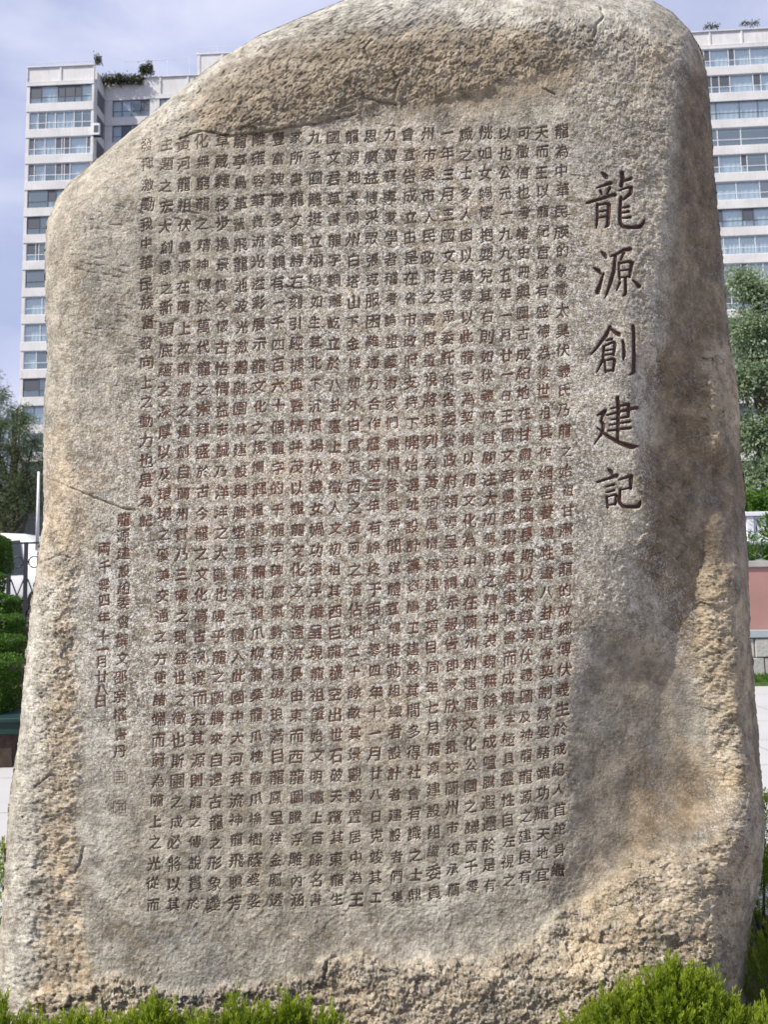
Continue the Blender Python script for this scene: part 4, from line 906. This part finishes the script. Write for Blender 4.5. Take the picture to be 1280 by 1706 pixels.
plant('spiky green plant against the right edge of the boulder', 1250, 936, 14.75, .62, 240, 41)
plant('yellowish green plant at the right border of the picture', 1281, 936, 14.75, .30, 130, 42)
plant('dark shrub in front of the white balustrade', 1292, 905, 15.8, .75, 420, 43, M_HEDGE)

# ------------------------------------------------------------------ trees
def tree(name, label, x, y, z0, h, crown, n, mat, seed, droop=.0, L=.14, W=.035, lean=0, group=None):
    """crown: list of (dx, dz fraction, radius) lobes; leaves follow twigs from the limbs"""
    rs = np.random.RandomState(seed); th = thing(name, label, 'tree', (x, y, z0), 0, group); mb = MB()
    trunk = [(0, 0, -.1), (.05*h*lean, 0, h*.25), (.1*h*lean, .05, h*.45), (.14*h*lean, 0, h*.72)]
    mb.tube(trunk, [h*.022, h*.017, h*.012, h*.004], 9); C, Dr, To, LL = [], [], [], []; limb = MB()
    tot = sum(c[3]**2 for c in crown)
    for (dx, dy, dz, r_) in crown:
        cen = np.array([dx, dy, dz*h]); s0 = np.array([.1*h*lean, 0, h*min(.6, max(.22, dz*.55))])
        limb.tube([tuple(s0), tuple(s0*.45+cen*.55-np.array([0, 0, r_*.3])), tuple(cen)], [h*.009, h*.006, h*.002], 6)
        k = max(10, int(n/26*r_**2/tot))
        for _ in range(k):
            d = rs.normal(size=3); d /= np.linalg.norm(d); d[2] *= .8; tipp = cen+d*r_*rs.uniform(.3, 1.32); st = cen+(tipp-cen)*.35
            if rs.rand() < .22: limb.tube([tuple(cen), tuple(st), tuple(tipp)], [h*.002, h*.0014, h*.0005], 3)
            m = 26; t_ = rs.rand(m)[:, None]; c = st+(tipp-st)*t_+rs.normal(size=(m, 3))*r_*.10; c[:, 2] -= droop*rs.rand(m)*r_*t_[:, 0]
            dd = (tipp-st)/np.linalg.norm(tipp-st)+rs.normal(size=(m, 3))*.7; dd[:, 2] -= droop*1.5
            C.append(c); Dr.append(dd); To.append(np.clip(.5+.22*rs.normal()+.2*rs.normal(size=m), 0, 1)); LL.append(rs.uniform(.7, 1.3, m)*L)
    me = leaves(np.concatenate(C), np.concatenate(Dr), np.concatenate(LL), W, np.concatenate(To))
    mb.build('trunk', M_BARK, th, smooth=True); limb.build('limb', M_BARK, th, smooth=True); obj('crown', me, mat, th); return th
def X(u, v, Y): return at(u, v, Y).x
yt = 24.0
z_ = lambda v, Y: at(40, v, Y).z
tree('feathery_tree', 'feathery dark green tree between the left border and the boulder', X(20, 800, yt), yt, zt, 7.9,
     [(-.5,0,.50,1.1),(.35,0,.48,.95),(-.1,.2,.60,1.0),(.6,0,.62,.6),(-.9,.3,.66,.9),(.1,0,.74,.55),(.55,.1,.40,.8),(-.3,0,.38,.9),(-1.4,.3,.55,1.0),(1.1,.2,.52,.9),(-.9,0,.80,.8),(-1.5,0,.72,.9),(.2,0,.68,.7),(-.2,0,.30,.8)], 40000, M_WILL, 51, .35, .10, .018, group='trees at the left border')
tree('feathery_tree', 'thin twiggy tree top against the sky at the far left border', X(-10, 800, 22), 22.0, zt, 8.0,
     [(-.6,0,.62,.8),(.05,0,.72,.42),(-.35,0,.82,.45),(.1,.1,.62,.4),(-1.2,0,.7,.9)], 12000, M_WILL, 52, .2, .09, .016, group='trees at the left border')
yr = 21.0; zr = z4+.05
zR = lambda v: at(1240, v, yr).z-zr
hR = zR(430)*1.03
tree('pale_green_tree', 'tall pale green tree between the boulder and the right border', X(1272, 700, yr), yr, zr, hR,
     [(-.4,0,.90,.5),(.05,0,.86,.7),(-.35,0,.74,.85),(.6,0,.78,.9),(-.45,0,.58,.85),(.35,.2,.62,1.0),(-.25,0,.42,.9),(.7,0,.44,1.0),(-.1,-.2,.30,.75),(-.62,.1,.28,.5),(1.3,.3,.6,1.1),(1.2,.3,.85,.7),(.5,0,.22,.7)], 34000, M_BIRCH, 53, .3, .11, .05)
mbx = [(-.6,0,.5,.7),(.2,0,.55,.8),(.9,0,.5,.8),(-1.2,.2,.5,.7),(-.1,0,.75,.6)]
tree('dark_shrub_tree', 'dark bush below the pale tree behind the white balustrade', X(1262, 840, 19), 19.2, zr, 1.9, mbx, 9000, M_HEDGE, 54, .1, .10, .045)

# ------------------------------------------------------------------ the two tower blocks
def block(root, u_tl, v_ref, Y, width, yaw, ztop, floors, v_unused=None, fh=3.0, depth_=14, setback=0, pats=None, win_h=(1.02, 2.42), x0=0.0, par=1.35, shown=(0, 12), seed=1, winx=None, side=False, fin=True):
    """a facade built floor by floor; frame is local to root with +x along the facade and +y into the building"""
    rs = random.Random(seed); y = setback
    nfl = floors; zr_ = ztop-par
    mb = MB(); mb.box(x0+.02, x0+width-.02, y+.9, y+depth_, -root.location.z-1, ztop-.25); mb.build('wall', M_WALLW, root)
    # lower storeys hidden by trees: plain piers
    lim = [x0] + [w for w in (winx or [])] + [x0+width]
    wins = winx or [(x0+.35, x0+width-.25)]
    for k in range(nfl):
        zt_ = zr_-k*fh                      # underside of slab above window = zt_-.35
        if zt_-fh < -1: break
        mb = MB(); zb0 = zt_-fh+win_h[1]-3.0 + .62; 
        mb.box(x0, x0+width, y, y+.9, zt_-.34-.0, zt_+ .62 if k else zt_+.02); mb.build('floor_band', M_WALLW, root, bevel=.03)
        zw1 = zt_-.34; zw0 = zt_-fh+.62
        # piers between windows
        edges = [x0]+[e for w in wins for e in w]+[x0+width]
        for a, b in zip(edges[::2], edges[1::2]):
            if b-a > .06: mb = MB(); mb.box(a+.002, b-.002, y+.06, y+.9, zw0+.002, zw1-.002); mb.build('pier', M_WALLW, root)
        if not (shown[0] <= k < shown[1]): 
            for a, b in wins: mb = MB(); mb.box(a, b, y+.25, y+.3, zw0, zw1); mb.build('plain_window', M_SCREEN, root)
            continue
        for wi, (a, b) in enumerate(wins):
            pat = (pats[k % len(pats)] if pats else 'mid'); W_ = b-a; yy = y+.10
            if isinstance(pat, (list, tuple)): kind, splits = pat
            else: kind, splits = pat, [i/6 for i in range(7)]
            if len(wins) > 1: n_ = max(2, int(round(W_/1.15))); splits = [i/n_ for i in range(n_+1)]
            dark = kind == 'dark'; fm = M_DKFR if dark else M_TRIM; t_ = .045 if dark else .06
            xs_ = [a+s*W_ for s in splits]; railz = zw0+(zw1-zw0)*.36; m = MB()
            for i, x in enumerate(xs_):
                xx = min(max(x, a+t_/2), b-t_/2); m.box(xx-t_/2, xx+t_/2, yy, yy+.08, zw0+t_, zw1-t_)
            m.box(a, b, yy-.002, yy+.082, zw0+.001, zw0+t_); m.box(a, b, yy-.002, yy+.082, zw1-t_, zw1-.001)
            for i in range(len(xs_)-1): m.box(xs_[i]+t_/2, xs_[i+1]-t_/2, yy+.01, yy+.07, railz-t_/2, railz+t_/2)
            fr = m.build('window', fm, root)
            for i in range(len(xs_)-1):
                xa, xb = xs_[i]+t_/2+.002, xs_[i+1]-t_/2-.002; nar = (xb-xa) < .75*W_/ (len(xs_)-1)
                for (z0_, z1_) in ((zw0+t_+.002, railz-t_/2-.002), (railz+t_/2+.002, zw1-t_-.002)):
                    m = MB(); dy = rs.uniform(0, .02); tl = rs.uniform(-.01, .01)
                    m.quad((xa, yy+.03+dy, z0_), (xb, yy+.03+dy+tl, z0_), (xb, yy+.03+dy+tl, z1_), (xa, yy+.03+dy, z1_))
                    m.build('pane', M_SCREEN if (nar and z0_ > railz-.1) or (kind == 'dark' and rs.random() < .12 and z0_ > railz-.1) else M_GLASS, fr)
                if rs.random() < (.72 if kind != 'open' else .25):
                    m = MB(); nn_ = 8; fold = []
                    for q in range(nn_+1): fold.append((xa+(xb-xa)*q/nn_, yy+.28+.05*(q % 2)))
                    for q in range(nn_): m.quad((*fold[q], zw0), (*fold[q+1], zw0), (*fold[q+1], zw1), (*fold[q], zw1))
                    m.build('curtain', M_CURT, fr)
            m = MB(); m.quad((a, y+.86, zw0), (b, y+.86, zw0), (b, y+.86, zw1), (a, y+.86, zw1)); m.build('room_wall', M_INT, fr)
    # parapet
    mb = MB(); mb.box(x0, x0+width, y+.0, y+.35, zr_+.021, zr_+.16); mb.build('cornice', M_WALLW, root, bevel=.02)
    n_ = max(2, int(width/3.1+.5)); 
    for i in range(n_): 
        a = x0+width*i/n_; mb = MB(); mb.box(a+.09, a+width/n_-.09, y+.12, y+.3, zr_+.162, ztop-.12); mb.build('parapet_panel', M_WALLW, root)
    for i in range(n_+1):
        a = x0+width*i/n_; mb = MB(); mb.box(max(x0, a-.088), min(x0+width, a+.088), y+.03, y+.3, zr_+.162, ztop-.12); mb.build('parapet_post', M_WALLW, root)
    mb = MB(); mb.box(x0-.03, x0+width+.03, y-.02, y+.36, ztop-.118, ztop); mb.build('parapet_coping', M_WALLW, root, bevel=.02)
    if side:   # flank facing right, with its own windows
        mb = MB(); mb.box(x0, x0+width, y+.35, y+depth_, zr_+.0, ztop-.1); mb.build('roof_block', M_WALLW, root)
def railing(root, x0, x1, y, z, h=.45, step=1.5):
    mb = MB(); mb.tube([(x0, y, z+h), (x1, y, z+h)], .035, 6); x = x0
    while x <= x1+.01: mb.tube([(x, y, z), (x, y, z+h)], .03, 5); x += step
    mb.build('roof_railing', M_TRIM, root)
YL = 86.0; pl = at(46, 112, YL); pr_ = at(158, 106, YL); yaw = -math.atan(.045)
th = thing('tower_block', 'white tower block with strip windows rising behind the left shoulder of the boulder', 'building', (at(38, 400, YL).x, YL, 0), yaw)
zT = pl.z; wA = (at(158, 130, YL).x-at(44, 130, YL).x)+.0
sp7 = [0, .19, .3, .47, .62, .75, .84, 1]
patA = [('dark', [0,.18,.45,.56,.72,.83,1]), ('mid', [0,.14,.27,.42,.56,.72,.85,1]), ('mid', [0,.09,.26,.43,.53,.57,.66,.93,1]), ('mid', [0,.10,.27,.44,.54,.58,.67,1]),
        ('dark', [0,.32,.45,.72,1]), ('dark', [0,.2,.72,1]), ('mid', [0,.15,.2,.8,1]), ('dark', [0,.5,.68,1]), ('mid', [0,.27,.5,.73,1]), ('mid', [0,.25,.5,.75,1]), ('mid', [0,.2,.4,.6,.8,1]), ('dark', [0,.25,.5,.75,1])]
block(th, 0, 0, YL, wA, yaw, zT, 18, pats=patA, shown=(0, 14), seed=3, fh=2.93, par=1.9)
railing(th, .05, wA-.05, .05, zT, .38, 1.7)
# dark glazed flank of the front bay
mb = MB(); mb.box(wA-.02, wA+.005, 1.0, 2.9, 2, zT-2.3); mb.build('flank_glazing', M_SCREEN, th)
for k in range(17):
    z0 = zT-1.9-k*2.93
    if z0 > 4: mb = MB(); mb.box(wA-.05, wA+.06, .9, 3.0, z0-.34, z0+.62); mb.build('flank_band', M_WALLW, th, bevel=.02)
block(th, 0, 0, YL, 15.5, yaw, zT+.25, 18, pats=[('dark', sp7)], setback=3.0, x0=wA+.06, shown=(0, 6), seed=5, fh=2.93, par=2.3, depth_=10, winx=[(wA+.9, wA+5.1), (wA+6.2, wA+10.2), (wA+11.3, wA+15.0)])
railing(th, wA+2, wA+9.5, 3.2, zT+.25, 2.0, 2.5)
zS = at(330, 95, YL+3).z; xs0 = (at(318, 120, YL).x-th.location.x)
mb = MB(); mb.box(xs0, xs0+9, 3.4, 9, zT-.5, zS-.12); mb.build('stair_tower', M_WALLW, th, bevel=.03)
mb = MB(); mb.box(xs0-.1, xs0+9.1, 3.3, 9.1, zS-.118, zS+.05); mb.build('stair_tower_coping', M_WALLW, th, bevel=.03)
for i in range(3): mb = MB(); mb.box(xs0+.05+i*2.6, xs0+.3+i*2.6, 3.34, 3.398, zT-.4, zS-.12); mb.build('parapet_post', M_WALLW, th)
railing(th, xs0, xs0+8.5, 3.5, zS+.05, .75, 2.2)
# air-conditioning unit in the recess
t_ = thing('air_conditioner', 'air conditioning unit on the shaded flank of the left tower', 'air conditioner', tuple(at(161, 215, YL-.6)), 0)
mb = MB(); mb.box(-.35, .35, -.15, .15, -.75, .55); mb.build('casing', M_TRIM, t_, bevel=.03); mb = MB(); mb.box(-.25, .25, -.165, -.152, -.5, .3); mb.build('grille', M_SCREEN, t_)
mb = MB(); mb.box(-.4, .4, -.1, .3, -.82, -.76); mb.build('bracket', M_IRON, t_)
def roofgreen(label, ua, ub, v0, Y, h, seed, n=2500, hang=.5):
    a, b = at(ua, v0, Y), at(ub, v0, Y); th_ = thing('roof_garden_shrub', label, 'plant', tuple((a+b)/2), 0, 'plants on the roof of the left tower'); rs = np.random.RandomState(seed); w = (b-a).length
    x = (rs.rand(n)-.5)*w; hh = h*(.55+.8*fbm(x/1.3+seed, x*0, 3, seed)); z = (rs.rand(n)-hang*.45)*hh*1.4; y = rs.normal(size=n)*.3
    obj('foliage', leaves(np.c_[x, y, z], rs.normal(size=(n, 3)), rs.uniform(.15, .4, n), .13, rs.rand(n)), M_DRY, th_)
    mb = MB(); 
    for i in range(6): xx = (i/5-.5)*w*.9; mb.tube([(xx, 0, -.4), (xx+.1, 0, h*.7)], .03, 4)
    mb.build('stem', M_BARK, th_)
roofgreen('long ragged shrub trailing over the roof edge of the left tower', 172, 238, 134, YL+2.2, 1.0, 61, 1500, .9)
roofgreen('rounded dark shrub standing on the roof of the left tower', 234, 254, 121, YL+2.6, 1.1, 62, 700, .3)
roofgreen('small wispy plant at the corner of the tower roof', 158, 168, 104, YL+.8, .9, 63, 160, .2)

YRt = 84.0; yaw2 = -math.atan(.06); a = at(1150, 430, YRt)
th = thing('tower_block', 'white tower block with strip windows behind the right edge of the boulder', 'building', (a.x, YRt, 0), yaw2)
zT2 = at(1165, 54, YRt).z
patB = [('mid', [.0,.14,.18,.30,.34,.44,.60,.64,.74,.78,.9,1]), ('mid', [0,.14,.18,.23,.30,.45,.5,.6,.7,.8,.9,1]), ('dark', [0,.10,.2,.35,.47,.58,.7,.8,.9,1]), ('open', [0,.2,.35,.55,.7,.85,1]),
        ('mid', [0,.16,.20,.34,.38,.5,.6,.75,.8,1]), ('open', [0,.12,.3,.45,.6,.8,1]), ('dark', [0,.13,.2,.33,.4,.55,.7,.85,1]), ('mid', [0,.1,.2,.3,.4,.5,.6,.7,.8,.9,1])]
block(th, 0, 0, YRt, 16.5, yaw2, zT2, 18, pats=patB, shown=(0, 11), seed=8, fh=2.93, par=1.75)
rs_ = roofgreen
def roofbit(label, u, v, Y, w, h, seed):
    p = at(u, v, Y); th_ = thing('roof_garden_shrub', label, 'plant', tuple(p), 0, 'plants on the roof of the right tower'); rs = np.random.RandomState(seed); n = 220
    obj('foliage', leaves(np.c_[(rs.rand(n)-.5)*w, rs.normal(size=n)*.2, rs.rand(n)*h], rs.normal(size=(n, 3)), rs.uniform(.12, .3, n), .1, rs.rand(n)), M_DRY, th_)
    mb = MB(); mb.tube([(0, 0, -.5), (0, 0, h*.6)], .03, 4); mb.build('stem', M_BARK, th_)
roofbit('low plants on the roof of the right tower beside the boulder', 1186, 47, YRt+2.5, 1.6, .35, 71)
roofbit('low plants farther along the roof of the right tower', 1250, 42, YRt+3, 2.0, .3, 72)
